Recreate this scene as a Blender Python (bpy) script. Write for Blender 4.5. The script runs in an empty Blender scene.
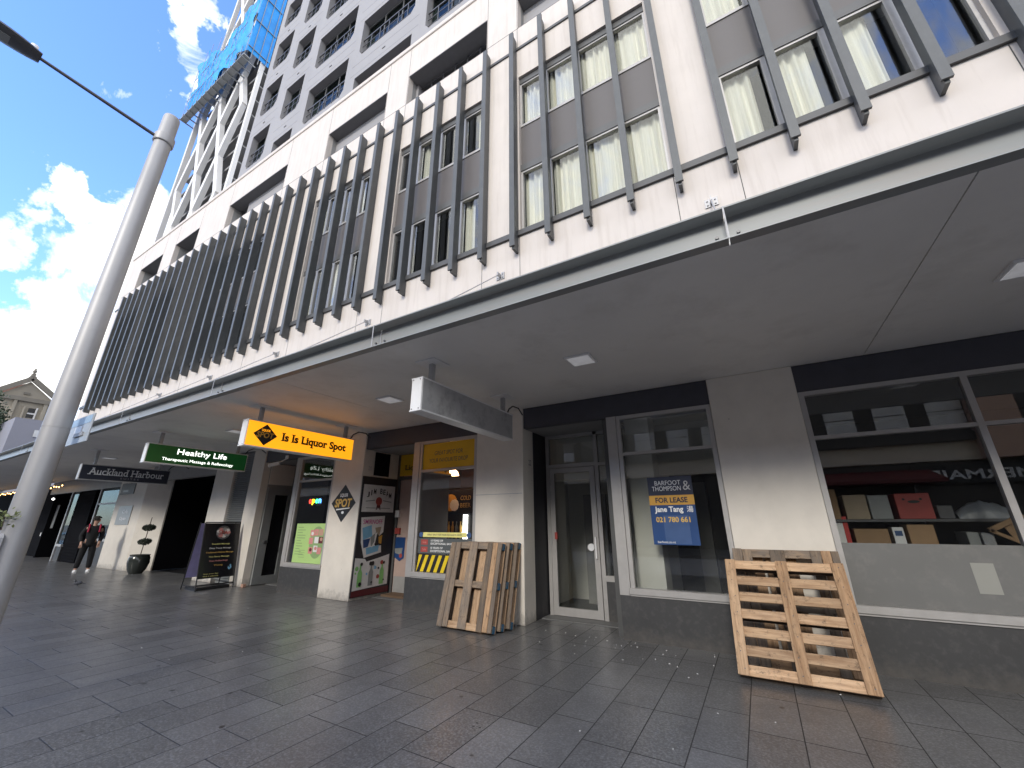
import bpy, math, random
from mathutils import Vector, Matrix, noise
R = math.radians
random.seed(7)
scene = bpy.context.scene
col = scene.collection

# ------------------------------------------------------------------ camera
cd = bpy.data.cameras.new('camera')
cd.sensor_width = 36.0
cd.lens = 36.0 * 399.92 / 1024
cd.clip_start = 0.05
cd.clip_end = 3000
cam = bpy.data.objects.new('camera', cd)
col.objects.link(cam)
yaw, pitch, roll = R(30.274), R(19.045), R(-0.2356)
fw = Vector((-math.sin(yaw) * math.cos(pitch), math.cos(yaw) * math.cos(pitch), math.sin(pitch)))
rt = Vector((math.cos(yaw), math.sin(yaw), 0))
up = rt.cross(fw)
r2 = rt * math.cos(roll) + up * math.sin(roll)
u2 = -rt * math.sin(roll) + up * math.cos(roll)
m = Matrix((r2, u2, -fw)).transposed().to_4x4()
m.translation = Vector((0, 0, 1.55))
cam.matrix_world = m
scene.camera = cam

# ------------------------------------------------------------------ light
SUN_EL, SUN_AZ = R(26.5), R(6)          # behind the camera, over the low buildings across the street
sl = bpy.data.lights.new('sun', 'SUN')
sl.energy = 0.75
sl.angle = R(13)
sl.color = (1.0, 0.95, 0.86)
sun = bpy.data.objects.new('sun', sl)
sun.rotation_euler = (math.pi / 2 - SUN_EL, 0, SUN_AZ)
col.objects.link(sun)

world = bpy.data.worlds.new('World')
scene.world = world
world.use_nodes = True
wt = world.node_tree
wt.nodes.clear()


class NT:
    """small helper for node trees"""
    def __init__(s, tree): s.t = tree
    def n(s, kind, **kw):
        nd = s.t.nodes.new(kind)
        for k, v in kw.items():
            if k.startswith('i_'):
                nd.inputs[k[2:].replace('_', ' ')].default_value = v
            else:
                setattr(nd, k, v)
        return nd
    def l(s, a, b): s.t.links.new(a, b)
    def math(s, op, a, b=None, clamp=False):
        nd = s.t.nodes.new('ShaderNodeMath'); nd.operation = op; nd.use_clamp = clamp
        for i, v in enumerate((a, b)):
            if v is None: continue
            if isinstance(v, (int, float)): nd.inputs[i].default_value = v
            else: s.l(v, nd.inputs[i])
        return nd.outputs[0]
    def mixc(s, f, a, b, blend='MIX'):
        nd = s.t.nodes.new('ShaderNodeMix'); nd.data_type = 'RGBA'; nd.blend_type = blend
        for sock, v in ((nd.inputs[0], f), (nd.inputs[6], a), (nd.inputs[7], b)):
            if isinstance(v, (int, float)): sock.default_value = v
            elif isinstance(v, (tuple, list)): sock.default_value = (*v[:3], 1)
            else: s.l(v, sock)
        return nd.outputs[2]
    def ramp(s, f, stops):
        nd = s.t.nodes.new('ShaderNodeValToRGB')
        e = nd.color_ramp.elements
        while len(e) < len(stops): e.new(0.5)
        for i, (p, c) in enumerate(stops):
            e[i].position = p
            e[i].color = (c, c, c, 1) if isinstance(c, (int, float)) else (*c, 1)
        s.l(f, nd.inputs[0])
        return nd.outputs[0]


W = NT(wt)
sky = W.n('ShaderNodeTexSky', sky_type='NISHITA', sun_disc=False, sun_elevation=SUN_EL, sun_rotation=math.pi - SUN_AZ,
          air_density=1.0, dust_density=0.35, ozone_density=3.0)
tc = W.n('ShaderNodeTexCoord')
nz1 = W.n('ShaderNodeTexNoise', i_Scale=7.5, i_Detail=10.0, i_Roughness=0.62, i_Distortion=0.9)
W.l(tc.outputs['Generated'], nz1.inputs['Vector'])
nz2 = W.n('ShaderNodeTexNoise', i_Scale=2.1, i_Detail=6.0, i_Roughness=0.55)
W.l(tc.outputs['Generated'], nz2.inputs['Vector'])
# cloud banks: direction, angular radius in degrees
# wispy edges: the look-up direction is pushed about by noise
nzw = W.n('ShaderNodeTexNoise', i_Scale=11.0, i_Detail=7.0, i_Roughness=0.6)
W.l(tc.outputs['Generated'], nzw.inputs['Vector'])
wv = W.n('ShaderNodeVectorMath', operation='SUBTRACT'); W.l(nzw.outputs['Color'], wv.inputs[0]); wv.inputs[1].default_value = (.5, .5, .5)
ws = W.n('ShaderNodeVectorMath', operation='SCALE'); W.l(wv.outputs[0], ws.inputs[0]); ws.inputs['Scale'].default_value = 0.22
wd = W.n('ShaderNodeVectorMath', operation='ADD'); W.l(tc.outputs['Generated'], wd.inputs[0]); W.l(ws.outputs[0], wd.inputs[1])
wn_ = W.n('ShaderNodeVectorMath', operation='NORMALIZE'); W.l(wd.outputs[0], wn_.inputs[0])
BANKS = [((-.862, .085, .500), 2.6), ((-.905, .049, .424), 3.4, .85), ((-.886, .163, .435), 5.0, .9), ((-.918, .180, .353), 5.5, .95),
         ((-.966, .117, .230), 5.5), ((-.964, .165, .210), 6.5), ((-.936, .200, .289), 6.5),
         ((-.630, .116, .768), 2.0, .62), ((-.669, .135, .731), 2.6, .72), ((-.700, .140, .701), 2.2, .68), ((-.655, .076, .752), 1.6, .6),
         ((-.850, .190, .495), 5.0)]
dens = None
for d, rad, *wt_ in BANKS:
    v = Vector(d).normalized()
    dp = W.n('ShaderNodeVectorMath', operation='DOT_PRODUCT')
    W.l(wn_.outputs[0], dp.inputs[0]); dp.inputs[1].default_value = v
    mr = W.n('ShaderNodeMapRange', interpolation_type='SMOOTHSTEP', clamp=True)
    W.l(dp.outputs['Value'], mr.inputs[0])
    mr.inputs[1].default_value = math.cos(R(rad * 1.15)); mr.inputs[2].default_value = math.cos(R(rad * 0.25))
    mr.inputs[3].default_value = 0; mr.inputs[4].default_value = wt_[0] if wt_ else 1
    dens = mr.outputs[0] if dens is None else W.math('MAXIMUM', dens, mr.outputs[0])
# unseen cloud added outside the view to brighten and whiten the ambient light
sep = W.n('ShaderNodeSeparateXYZ'); W.l(tc.outputs['Generated'], sep.inputs[0])
front = W.math('MAXIMUM', W.math('SUBTRACT', -0.12, sep.outputs['Y']), W.math('ADD', sep.outputs['X'], 0.38))
front = W.math('MULTIPLY', front, 3.0, True)
broad = W.math('MULTIPLY', W.ramp(nz2.outputs[0], [(0.26, 0.0), (0.46, 1.0)]), front)
dens = W.math('MAXIMUM', dens, broad)
dens = W.math('ADD', dens, W.math('MULTIPLY', W.math('SUBTRACT', nz1.outputs[0], 0.5), 3.0))
cover = W.ramp(dens, [(0.38, 0.0), (0.7, 0.55), (1.15, 1.0)])
bg1 = W.n('ShaderNodeBackground', i_Strength=0.15)
W.l(W.mixc(1.0, sky.outputs[0], (0.90, 1.04, 1.42), 'MULTIPLY'), bg1.inputs[0])
bg2 = W.n('ShaderNodeBackground', i_Strength=0.68)
W.l(W.ramp(nz1.outputs[0], [(0.3, (0.94, 0.945, 0.93)), (0.7, (1.0, .995, .95))]), bg2.inputs[0])
mx = W.n('ShaderNodeMixShader')
W.l(cover, mx.inputs[0]); W.l(bg1.outputs[0], mx.inputs[1]); W.l(bg2.outputs[0], mx.inputs[2])
wo = W.n('ShaderNodeOutputWorld'); W.l(mx.outputs[0], wo.inputs[0])

vs = scene.view_settings
vs.view_transform = 'Standard'
vs.look = 'None'
vs.exposure = 1.53
vs.gamma = 1.0
vs.use_curve_mapping = False
scene.cycles.max_bounces = 10
scene.cycles.diffuse_bounces = 5
scene.cycles.transparent_max_bounces = 12
scene.cycles.caustics_reflective = False
scene.cycles.caustics_refractive = False

# ------------------------------------------------------------------ materials
MATS = {}


def base(name):
    mt = bpy.data.materials.new(name)
    mt.use_nodes = True
    t = NT(mt.node_tree)
    return mt, t, mt.node_tree.nodes['Principled BSDF']


def mat(name, c, rough=0.6, metal=0.0, var=0.12, scale=6.0, stretch=(1, 1, 1), bump=0.0, spec=0.5, dirt=None, dirt_amt=0.0,
        dirt_scale=2.0, dirt_stretch=(1, 1, 1), rnd=0.0, emit=0.0, coat=0.0, splash=0.0):
    mt, t, p = base(name)
    tcn = t.n('ShaderNodeTexCoord')
    mp = t.n('ShaderNodeMapping', i_Scale=stretch); t.l(tcn.outputs['Object'], mp.inputs[0])
    nz = t.n('ShaderNodeTexNoise', i_Scale=scale, i_Detail=8.0, i_Roughness=0.6); t.l(mp.outputs[0], nz.inputs['Vector'])
    f = t.ramp(nz.outputs[0], [(0.3, 0.0), (0.7, 1.0)])
    lo = tuple(x * (1 - var) for x in c); hi = tuple(min(1, x * (1 + var * .7)) for x in c)
    cc = t.mixc(f, lo, hi)
    if rnd:
        oi = t.n('ShaderNodeObjectInfo')
        k = t.math('ADD', t.math('MULTIPLY', oi.outputs['Random'], 2 * rnd), 1 - rnd)
        cb = t.n('ShaderNodeCombineColor')
        for i in range(3): t.l(k, cb.inputs[i])
        cc = t.mixc(1.0, cc, cb.outputs[0], 'MULTIPLY')
    if dirt:
        mp2 = t.n('ShaderNodeMapping', i_Scale=dirt_stretch); t.l(tcn.outputs['Object'], mp2.inputs[0])
        nz3 = t.n('ShaderNodeTexNoise', i_Scale=dirt_scale, i_Detail=9.0, i_Roughness=0.68); t.l(mp2.outputs[0], nz3.inputs['Vector'])
        df = t.math('MULTIPLY', t.ramp(nz3.outputs[0], [(0.5, 0.0), (0.75, 1.0)]), dirt_amt)
        cc = t.mixc(df, cc, dirt)
    if splash:      # dirt thrown up by rain at the foot of a wall
        sz = t.n('ShaderNodeSeparateXYZ'); t.l(tcn.outputs['Object'], sz.inputs[0])
        ns = t.n('ShaderNodeTexNoise', i_Scale=9.0, i_Detail=9.0, i_Roughness=0.75); t.l(tcn.outputs['Object'], ns.inputs['Vector'])
        hgt = t.math('SUBTRACT', t.math('MULTIPLY', ns.outputs[0], 0.62), sz.outputs['Z'])
        cc = t.mixc(t.math('MULTIPLY', t.ramp(hgt, [(0.12, 0.0), (0.34, 1.0)]), splash), cc, (.13, .115, .10))
        sp_ = t.n('ShaderNodeTexVoronoi', i_Scale=4.0); t.l(tcn.outputs['Object'], sp_.inputs['Vector'])
        cc = t.mixc(t.math('MULTIPLY', t.ramp(sp_.outputs['Distance'], [(0.02, 1.0), (0.05, 0.0)]), splash * .8), cc, (.12, .10, .09))
    t.l(cc, p.inputs['Base Color'])
    rr = t.math('ADD', t.math('MULTIPLY', nz.outputs[0], 0.16), rough - 0.08)
    t.l(rr, p.inputs['Roughness'])
    p.inputs['Metallic'].default_value = metal
    p.inputs['Specular IOR Level'].default_value = spec
    if coat: p.inputs['Coat Weight'].default_value = coat
    if emit:
        t.l(cc, p.inputs['Emission Color']); p.inputs['Emission Strength'].default_value = emit
    if bump:
        b = t.n('ShaderNodeBump', i_Strength=bump, i_Distance=0.02); t.l(nz.outputs[0], b.inputs['Height'])
        t.l(b.outputs[0], p.inputs['Normal'])
    MATS[name] = mt
    return mt


def glass(name, tint=(0.92, 0.93, 0.92), refl=1.35, rough=0.0):
    mt = bpy.data.materials.new(name); mt.use_nodes = True
    t = NT(mt.node_tree); mt.node_tree.nodes.clear()
    tr = t.n('ShaderNodeBsdfTransparent', i_Color=(*tint, 1))
    gl = t.n('ShaderNodeBsdfGlossy', i_Roughness=rough)
    ge = t.n('ShaderNodeNewGeometry')
    dt = t.n('ShaderNodeVectorMath', operation='DOT_PRODUCT'); t.l(ge.outputs['Normal'], dt.inputs[0]); t.l(ge.outputs['Incoming'], dt.inputs[1])
    ca = t.math('SUBTRACT', 1.0, t.math('ABSOLUTE', dt.outputs['Value']), True)
    fres = t.math('ADD', t.math('MULTIPLY', t.math('POWER', ca, 5.0), 0.95), 0.045)
    nzc = t.n('ShaderNodeTexCoord')
    nz = t.n('ShaderNodeTexNoise', i_Scale=0.9, i_Detail=2.0); t.l(nzc.outputs['Object'], nz.inputs['Vector'])
    b = t.n('ShaderNodeBump', i_Strength=0.015, i_Distance=0.03); t.l(nz.outputs[0], b.inputs['Height'])
    t.l(b.outputs[0], gl.inputs['Normal'])
    f = t.math('MULTIPLY', fres, 1.25 * refl, True)
    mxs = t.n('ShaderNodeMixShader'); t.l(f, mxs.inputs[0]); t.l(tr.outputs[0], mxs.inputs[1]); t.l(gl.outputs[0], mxs.inputs[2])
    o = t.n('ShaderNodeOutputMaterial'); t.l(mxs.outputs[0], o.inputs[0])
    MATS[name] = mt
    return mt


def emis(name, c, s):
    mt, t, p = base(name)
    p.inputs['Base Color'].default_value = (*c, 1)
    p.inputs['Emission Color'].default_value = (*c, 1)
    p.inputs['Emission Strength'].default_value = s
    return mt


def wood(name, light, dark, grey=0.0, greyc=(.2, .18, .165), blot=0.3):
    """sawn timber: long grain along local Z, blotches, each board a little different"""
    mt, t, p = base(name)
    tcn = t.n('ShaderNodeTexCoord'); oi = t.n('ShaderNodeObjectInfo')
    off = t.n('ShaderNodeVectorMath', operation='ADD'); t.l(tcn.outputs['UV'], off.inputs[0])
    sc = t.n('ShaderNodeVectorMath', operation='SCALE'); t.l(oi.outputs['Random'], sc.inputs['Scale']); sc.inputs[0].default_value = (37, 11, 5)
    t.l(sc.outputs[0], off.inputs[1])
    mp = t.n('ShaderNodeMapping', i_Scale=(34, 2.2, 1)); t.l(off.outputs[0], mp.inputs[0])
    g = t.n('ShaderNodeTexNoise', i_Scale=1.0, i_Detail=6.0, i_Roughness=0.7, i_Distortion=0.4); t.l(mp.outputs[0], g.inputs['Vector'])
    cc = t.mixc(t.ramp(g.outputs[0], [(0.36, 0.0), (0.6, 1.0)]), dark, light)
    mp2 = t.n('ShaderNodeMapping', i_Scale=(9, 3.2, 1)); t.l(off.outputs[0], mp2.inputs[0])
    b = t.n('ShaderNodeTexNoise', i_Scale=1.0, i_Detail=8.0, i_Roughness=0.75); t.l(mp2.outputs[0], b.inputs['Vector'])
    gf = t.math('MULTIPLY', t.ramp(b.outputs[0], [(0.38 - grey * .25, 0.0), (0.75 - grey * .3, 1.0)]), min(1, grey + 0.1))
    cc = t.mixc(gf, cc, greyc)
    bl = t.n('ShaderNodeTexNoise', i_Scale=1.7, i_Detail=9.0, i_Roughness=0.8)
    mp3 = t.n('ShaderNodeMapping', i_Scale=(13, 7, 1), i_Location=(3, 1, 0)); t.l(off.outputs[0], mp3.inputs[0]); t.l(mp3.outputs[0], bl.inputs['Vector'])
    cc = t.mixc(t.math('MULTIPLY', t.ramp(bl.outputs[0], [(0.55, 0.0), (0.68, 1.0)]), blot), cc, (.05, .04, .035))
    k = t.math('ADD', t.math('MULTIPLY', oi.outputs['Random'], 0.5), 0.72)
    cb = t.n('ShaderNodeCombineColor')
    for i in range(3): t.l(k, cb.inputs[i])
    cc = t.mixc(1.0, cc, cb.outputs[0], 'MULTIPLY')
    t.l(cc, p.inputs['Base Color']); p.inputs['Roughness'].default_value = 0.8; p.inputs['Specular IOR Level'].default_value = 0.25
    bp = t.n('ShaderNodeBump', i_Strength=0.35, i_Distance=0.004); t.l(g.outputs[0], bp.inputs['Height']); t.l(bp.outputs[0], p.inputs['Normal'])
    MATS[name] = mt
    return mt


def paving():
    mt, t, p = base('stone_paving')
    tcn = t.n('ShaderNodeTexCoord')
    mp = t.n('ShaderNodeMapping', i_Rotation=(0, 0, math.pi / 2), i_Location=(0.0, 0.03, 0)); t.l(tcn.outputs['Object'], mp.inputs[0])
    br = t.n('ShaderNodeTexBrick', offset=0.37, offset_frequency=3, squash=1.0)
    br.inputs['Scale'].default_value = 1.0
    br.inputs['Brick Width'].default_value = 0.78; br.inputs['Row Height'].default_value = 0.362
    br.inputs['Mortar Size'].default_value = 0.0048; br.inputs['Mortar Smooth'].default_value = 0.15; br.inputs['Bias'].default_value = 0.0
    br.inputs['Color1'].default_value = (0, 0, 0, 1); br.inputs['Color2'].default_value = (1, 1, 1, 1); br.inputs['Mortar'].default_value = (0.5, 0.5, 0.5, 1)
    t.l(mp.outputs[0], br.inputs['Vector'])
    fine = t.n('ShaderNodeTexNoise', i_Scale=52.0, i_Detail=4.0, i_Roughness=0.8); t.l(tcn.outputs['Object'], fine.inputs['Vector'])
    mid = t.n('ShaderNodeTexNoise', i_Scale=1.6, i_Detail=9.0, i_Roughness=0.7); t.l(tcn.outputs['Object'], mid.inputs['Vector'])
    c = t.mixc(br.outputs['Color'], (.078, .077, .078), (.135, .133, .134))
    c = t.mixc(t.math('MULTIPLY', t.ramp(fine.outputs[0], [(0.46, 0.0), (0.63, 1.0)]), 0.62), c, (.31, .308, .31))
    c = t.mixc(t.math('MULTIPLY', t.ramp(mid.outputs[0], [(0.42, 0.0), (0.75, 1.0)]), 0.5), c, (.065, .062, .061))
    # dark chewing-gum spots and pale scuffs
    vo = t.n('ShaderNodeTexVoronoi', i_Scale=3.1, i_Randomness=1.0); t.l(tcn.outputs['Object'], vo.inputs['Vector'])
    wob = t.math('ADD', vo.outputs['Distance'], t.math('MULTIPLY', t.math('SUBTRACT', fine.outputs[0], .5), .05))
    spot = t.math('MULTIPLY', t.ramp(wob, [(0.055, 1.0), (0.085, 0.0)]), t.ramp(t.n('ShaderNodeSeparateColor').outputs[0] if False else vo.outputs['Color'], [(0.42, 0.0), (0.46, 1.0)]))
    c = t.mixc(t.math('MULTIPLY', spot, 0.85), c, (.016, .015, .015))
    pale = t.n('ShaderNodeTexNoise', i_Scale=4.5, i_Detail=10.0, i_Roughness=0.8); t.l(tcn.outputs['Object'], pale.inputs['Vector'])
    c = t.mixc(t.math('MULTIPLY', t.ramp(pale.outputs[0], [(0.64, 0.0), (0.74, 1.0)]), 0.35), c, (.26, .25, .245))
    # long reddish stain on the stones by the shop walls
    sx = t.n('ShaderNodeSeparateXYZ'); t.l(tcn.outputs['Object'], sx.inputs[0])
    edge = t.math('MULTIPLY', t.math('SUBTRACT', sx.outputs['Y'], 5.2), 0.8, True)
    st = t.math('MULTIPLY', t.math('MULTIPLY', edge, t.ramp(mid.outputs[0], [(0.35, 0.0), (0.6, 1.0)])), 0.5)
    c = t.mixc(st, c, (.07, .054, .048))
    # wet run-off streaks below the pallets
    mpw = t.n('ShaderNodeMapping', i_Scale=(3.2, .55, 1), i_Rotation=(0, 0, .5)); t.l(tcn.outputs['Object'], mpw.inputs[0])
    wet = t.n('ShaderNodeTexNoise', i_Scale=1.0, i_Detail=5.0, i_Roughness=.55, i_Distortion=1.2); t.l(mpw.outputs[0], wet.inputs['Vector'])
    wf = t.math('MULTIPLY', t.ramp(wet.outputs[0], [(0.56, 0.0), (0.64, 1.0)]), t.math('MULTIPLY', t.math('SUBTRACT', sx.outputs['Y'], 3.4), .8, True))
    c = t.mixc(t.math('MULTIPLY', wf, 0.55), c, (.04, .037, .035))
    c = t.mixc(t.math('MULTIPLY', br.outputs['Fac'], .95), c, (.016, .015, .015))
    t.l(c, p.inputs['Base Color'])
    rg = t.math('ADD', t.math('MULTIPLY', mid.outputs[0], 0.24), 0.20)
    rg = t.math('ADD', rg, t.math('MULTIPLY', br.outputs['Fac'], 0.35))
    t.l(rg, p.inputs['Roughness'])
    p.inputs['Specular IOR Level'].default_value = 0.85
    h = t.math('SUBTRACT', t.math('MULTIPLY', fine.outputs[0], 0.25), br.outputs['Fac'])
    h = t.math('ADD', h, t.math('MULTIPLY', br.outputs['Color'], 0.12))
    b = t.n('ShaderNodeBump', i_Strength=0.35, i_Distance=0.004); t.l(h, b.inputs['Height']); t.l(b.outputs[0], p.inputs['Normal'])
    MATS['paving'] = mt


paving()
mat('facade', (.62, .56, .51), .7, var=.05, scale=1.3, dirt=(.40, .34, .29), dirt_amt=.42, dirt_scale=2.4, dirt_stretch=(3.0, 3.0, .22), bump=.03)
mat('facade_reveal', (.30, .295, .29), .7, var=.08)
mat('column_paint', (.72, .67, .60), .6, var=.06, scale=3, dirt=(.46, .41, .36), dirt_amt=.2, dirt_scale=2.2, bump=.03, splash=.6)
mat('tower_paint', (.31, .30, .305), .7, var=.06, scale=.6, dirt=(.25, .24, .24), dirt_amt=.4, dirt_scale=.7, dirt_stretch=(1, 1, .4))
mat('tower_soffit', (.16, .16, .165), .7, var=.08)
mat('fin_metal', (.074, .078, .080), .45, var=.14, scale=5, stretch=(4, 4, .6), dirt=(.15, .15, .148), dirt_amt=.3, dirt_scale=4)
mat('spandrel', (.105, .094, .092), .5, var=.06)
mat('rail_metal', (.075, .075, .077), .5, var=.1)
mat('fascia', (.25, .262, .262), .42, var=.1, scale=2, stretch=(.4, 4, 4), dirt=(.36, .25, .19), dirt_amt=.35, dirt_scale=1.3, dirt_stretch=(.5, 3, 5))
mat('soffit', (.80, .785, .76), .55, var=.05, scale=1.2, dirt=(.55, .53, .50), dirt_amt=.55, dirt_scale=1.3)
mat('joint_dark', (.06, .06, .06), .8)
mat('header', (.055, .055, .07), .45, var=.1)
mat('dado', (.046, .046, .048), .55, var=.1, scale=3, dirt=(.15, .145, .14), dirt_amt=.3, dirt_scale=11, splash=.4)
mat('alu', (.43, .415, .405), .42, metal=.25, var=.06, scale=8, dirt=(.35, .33, .31), dirt_amt=.3, dirt_scale=6)
mat('alu_dark', (.09, .09, .09), .4, var=.08)
mat('dark_pillar', (.018, .018, .024), .5, var=.1)
mat('galv', (.40, .395, .40), .5, metal=.3, var=.1, scale=3, stretch=(1, 1, .4), dirt=(.3, .3, .32), dirt_amt=.35, dirt_scale=3)
mat('lamp_dark', (.10, .10, .105), .4, metal=.4)
mat('black', (.012, .012, .014), .5)
mat('black_gloss', (.012, .012, .015), .22)
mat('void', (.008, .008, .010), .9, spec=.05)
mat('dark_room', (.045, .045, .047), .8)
mat('pale_room', (.72, .71, .66), .8, var=.05, scale=1.5)
mat('pink_room', (.42, .31, .27), .8, var=.06)
mat('floor_grey', (.16, .16, .16), .6)
mat('curtain', (.86, .83, .74), .9, var=.16, scale=2.2, stretch=(14, 14, .25))
mat('white_paint', (.78, .78, .79), .4, var=.05, dirt=(.5, .48, .45), dirt_amt=.25, dirt_scale=4)
mat('sign_grey', (.42, .42, .43), .45, var=.08, scale=3, dirt=(.10, .10, .11), dirt_amt=.55, dirt_scale=5)
mat('sign_navy', (.022, .026, .045), .4)
mat('sign_green', (.004, .06, .014), .35, emit=.12)
mat('white_letter', (.85, .85, .85), .5, var=.02)
mat('silver_letter', (.66, .68, .71), .5)
mat('poster_white', (.72, .71, .70), .6, var=.05, scale=5, dirt=(.45, .42, .4), dirt_amt=.3, dirt_scale=8)
mat('poster_green', (.42, .62, .22), .5, var=.03)
mat('poster_sage', (.25, .38, .16), .5)
mat('pink', (.62, .25, .24), .6)
mat('maroon', (.11, .014, .018), .5)
mat('red', (.50, .035, .03), .5)
mat('red_dull', (.36, .06, .05), .6)
mat('deep_pink', (.55, .10, .28), .6)
mat('lime', (.25, .55, .18), .5)
mat('yellow_panel', (.72, .42, .015), .45, var=.08, scale=3)
mat('yellow', (.80, .58, .02), .45)
mat('yellow_pale', (.75, .70, .25), .5)
mat('amber', (.62, .33, .05), .5)
mat('navy', (.016, .022, .05), .35)
mat('royal', (.018, .060, .19), .35, var=.03)
mat('royal_pale', (.05, .10, .24), .35)
mat('sky_blue', (.20, .45, .66), .5)
mat('lavender', (.42, .38, .68), .5)
mat('gold', (.68, .43, .10), .4)
mat('cardboard', (.33, .21, .12), .85, var=.1, scale=5, rnd=.15)
mat('cardboard_pale', (.36, .29, .21), .85, var=.1, scale=5)
mat('plastic_grey', (.26, .27, .27), .4)
mat('plastic_bag', (.20, .215, .24), .35, bump=.4, scale=9)
mat('film', (.150, .150, .146), .55, var=.06, scale=2, dirt=(.3, .28, .26), dirt_amt=.3, dirt_scale=6)
mat('paper', (.30, .30, .275), .7, var=.03)
mat('sticker_grey', (.09, .10, .105), .5)
mat('white_steel', (.66, .64, .62), .55, var=.06, scale=.4)
mat('slab_grey', (.24, .235, .23), .8)
mat('core_dark', (.09, .09, .095), .8)
mat('net_blue', (.0, .26, .74), .55, var=.2, scale=.35, dirt=(.02, .42, .85), dirt_amt=.7, dirt_scale=.4)
mat('net_cyan', (.0, .30, .78), .55, var=.2, scale=.5)
mat('stone', (.34, .30, .24), .85, var=.12, scale=.6)
mat('stone_dark', (.20, .18, .15), .85, var=.12, scale=.6)
mat('roof_tile', (.26, .13, .10), .8)
mat('lilac_render', (.25, .25, .29), .8, var=.03, scale=.5)
mat('opp_wall', (.60, .54, .46), .8, var=.1, scale=.5)
mat('opp_brown', (.52, .35, .27), .8, var=.1, scale=.5)
mat('opp_dark', (.06, .055, .052), .7)
mat('opp_window', (.62, .62, .62), .7, spec=.2)
mat('asphalt', (.30, .29, .28), .85, var=.15, scale=9)
mat('kerb', (.22, .215, .21), .8, var=.1)
mat('bark', (.09, .07, .05), .9)
mat('leaf', (.022, .042, .016), .6, var=.4, scale=1.2)
mat('leaf_dark', (.020, .030, .018), .6, var=.4, scale=8)
mat('leaf_pale', (.16, .19, .07), .6, var=.3, scale=30)
mat('pot', (.035, .04, .036), .15, var=.15)
mat('skin', (.50, .30, .22), .6, var=.05)
mat('hair', (.018, .014, .012), .6)
mat('cloth_black', (.007, .007, .009), .85)
mat('cloth_red', (.40, .02, .06), .8)
mat('shoe_white', (.80, .80, .80), .6)
mat('pigeon', (.12, .125, .14), .6, var=.3, scale=20)
mat('opal', (.85, .85, .88), .4, emit=.06)
mat('blue_paint', (.045, .15, .26), .6, var=.3, scale=12, dirt=(.22, .17, .12), dirt_amt=.8, dirt_scale=12)
mat('sill_dirt', (.16, .10, .06), .85)
wood('wood_fresh', (.62, .42, .26), (.38, .23, .13), .16, blot=.8)
wood('wood_mixed', (.60, .38, .22), (.34, .19, .10), .32, greyc=(.20, .16, .12), blot=.95)
wood('wood_grey', (.40, .28, .18), (.15, .105, .07), .62, greyc=(.17, .15, .135), blot=.95)
wood('wood_dark', (.15, .11, .08), (.08, .06, .045), .3, blot=.4)
glass('glass')
glass('glass_up', (.93, .94, .92), 1.5)
glass('glass_green', (.55, .66, .62), .4)
MATS['lit_orange'] = emis('lit_orange', (1.0, .37, .010), 0.42)
MATS['lit_white'] = emis('lit_white', (1.0, .98, .93), 2.2)
MATS['lit_letter'] = emis('lit_letter', (.95, 1.0, .93), .8)
mat('plate_grey', (.40, .43, .46), .45, var=.04)
mat('plate_blue', (.33, .45, .58), .45, var=.04)
MATS['lit_warm'] = emis('lit_warm', (1.0, .58, .30), 6.0)
M = MATS
MATS['bulb'] = emis('bulb', (1.0, .55, .18), 3.5)
for nm, c in (('neon_red', (1, .05, .03)), ('neon_yellow', (1, .75, .02)), ('neon_green', (.05, 1, .3)), ('neon_blue', (.1, .35, 1))):
    MATS[nm] = emis(nm, c, 2.5)
M = MATS


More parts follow.
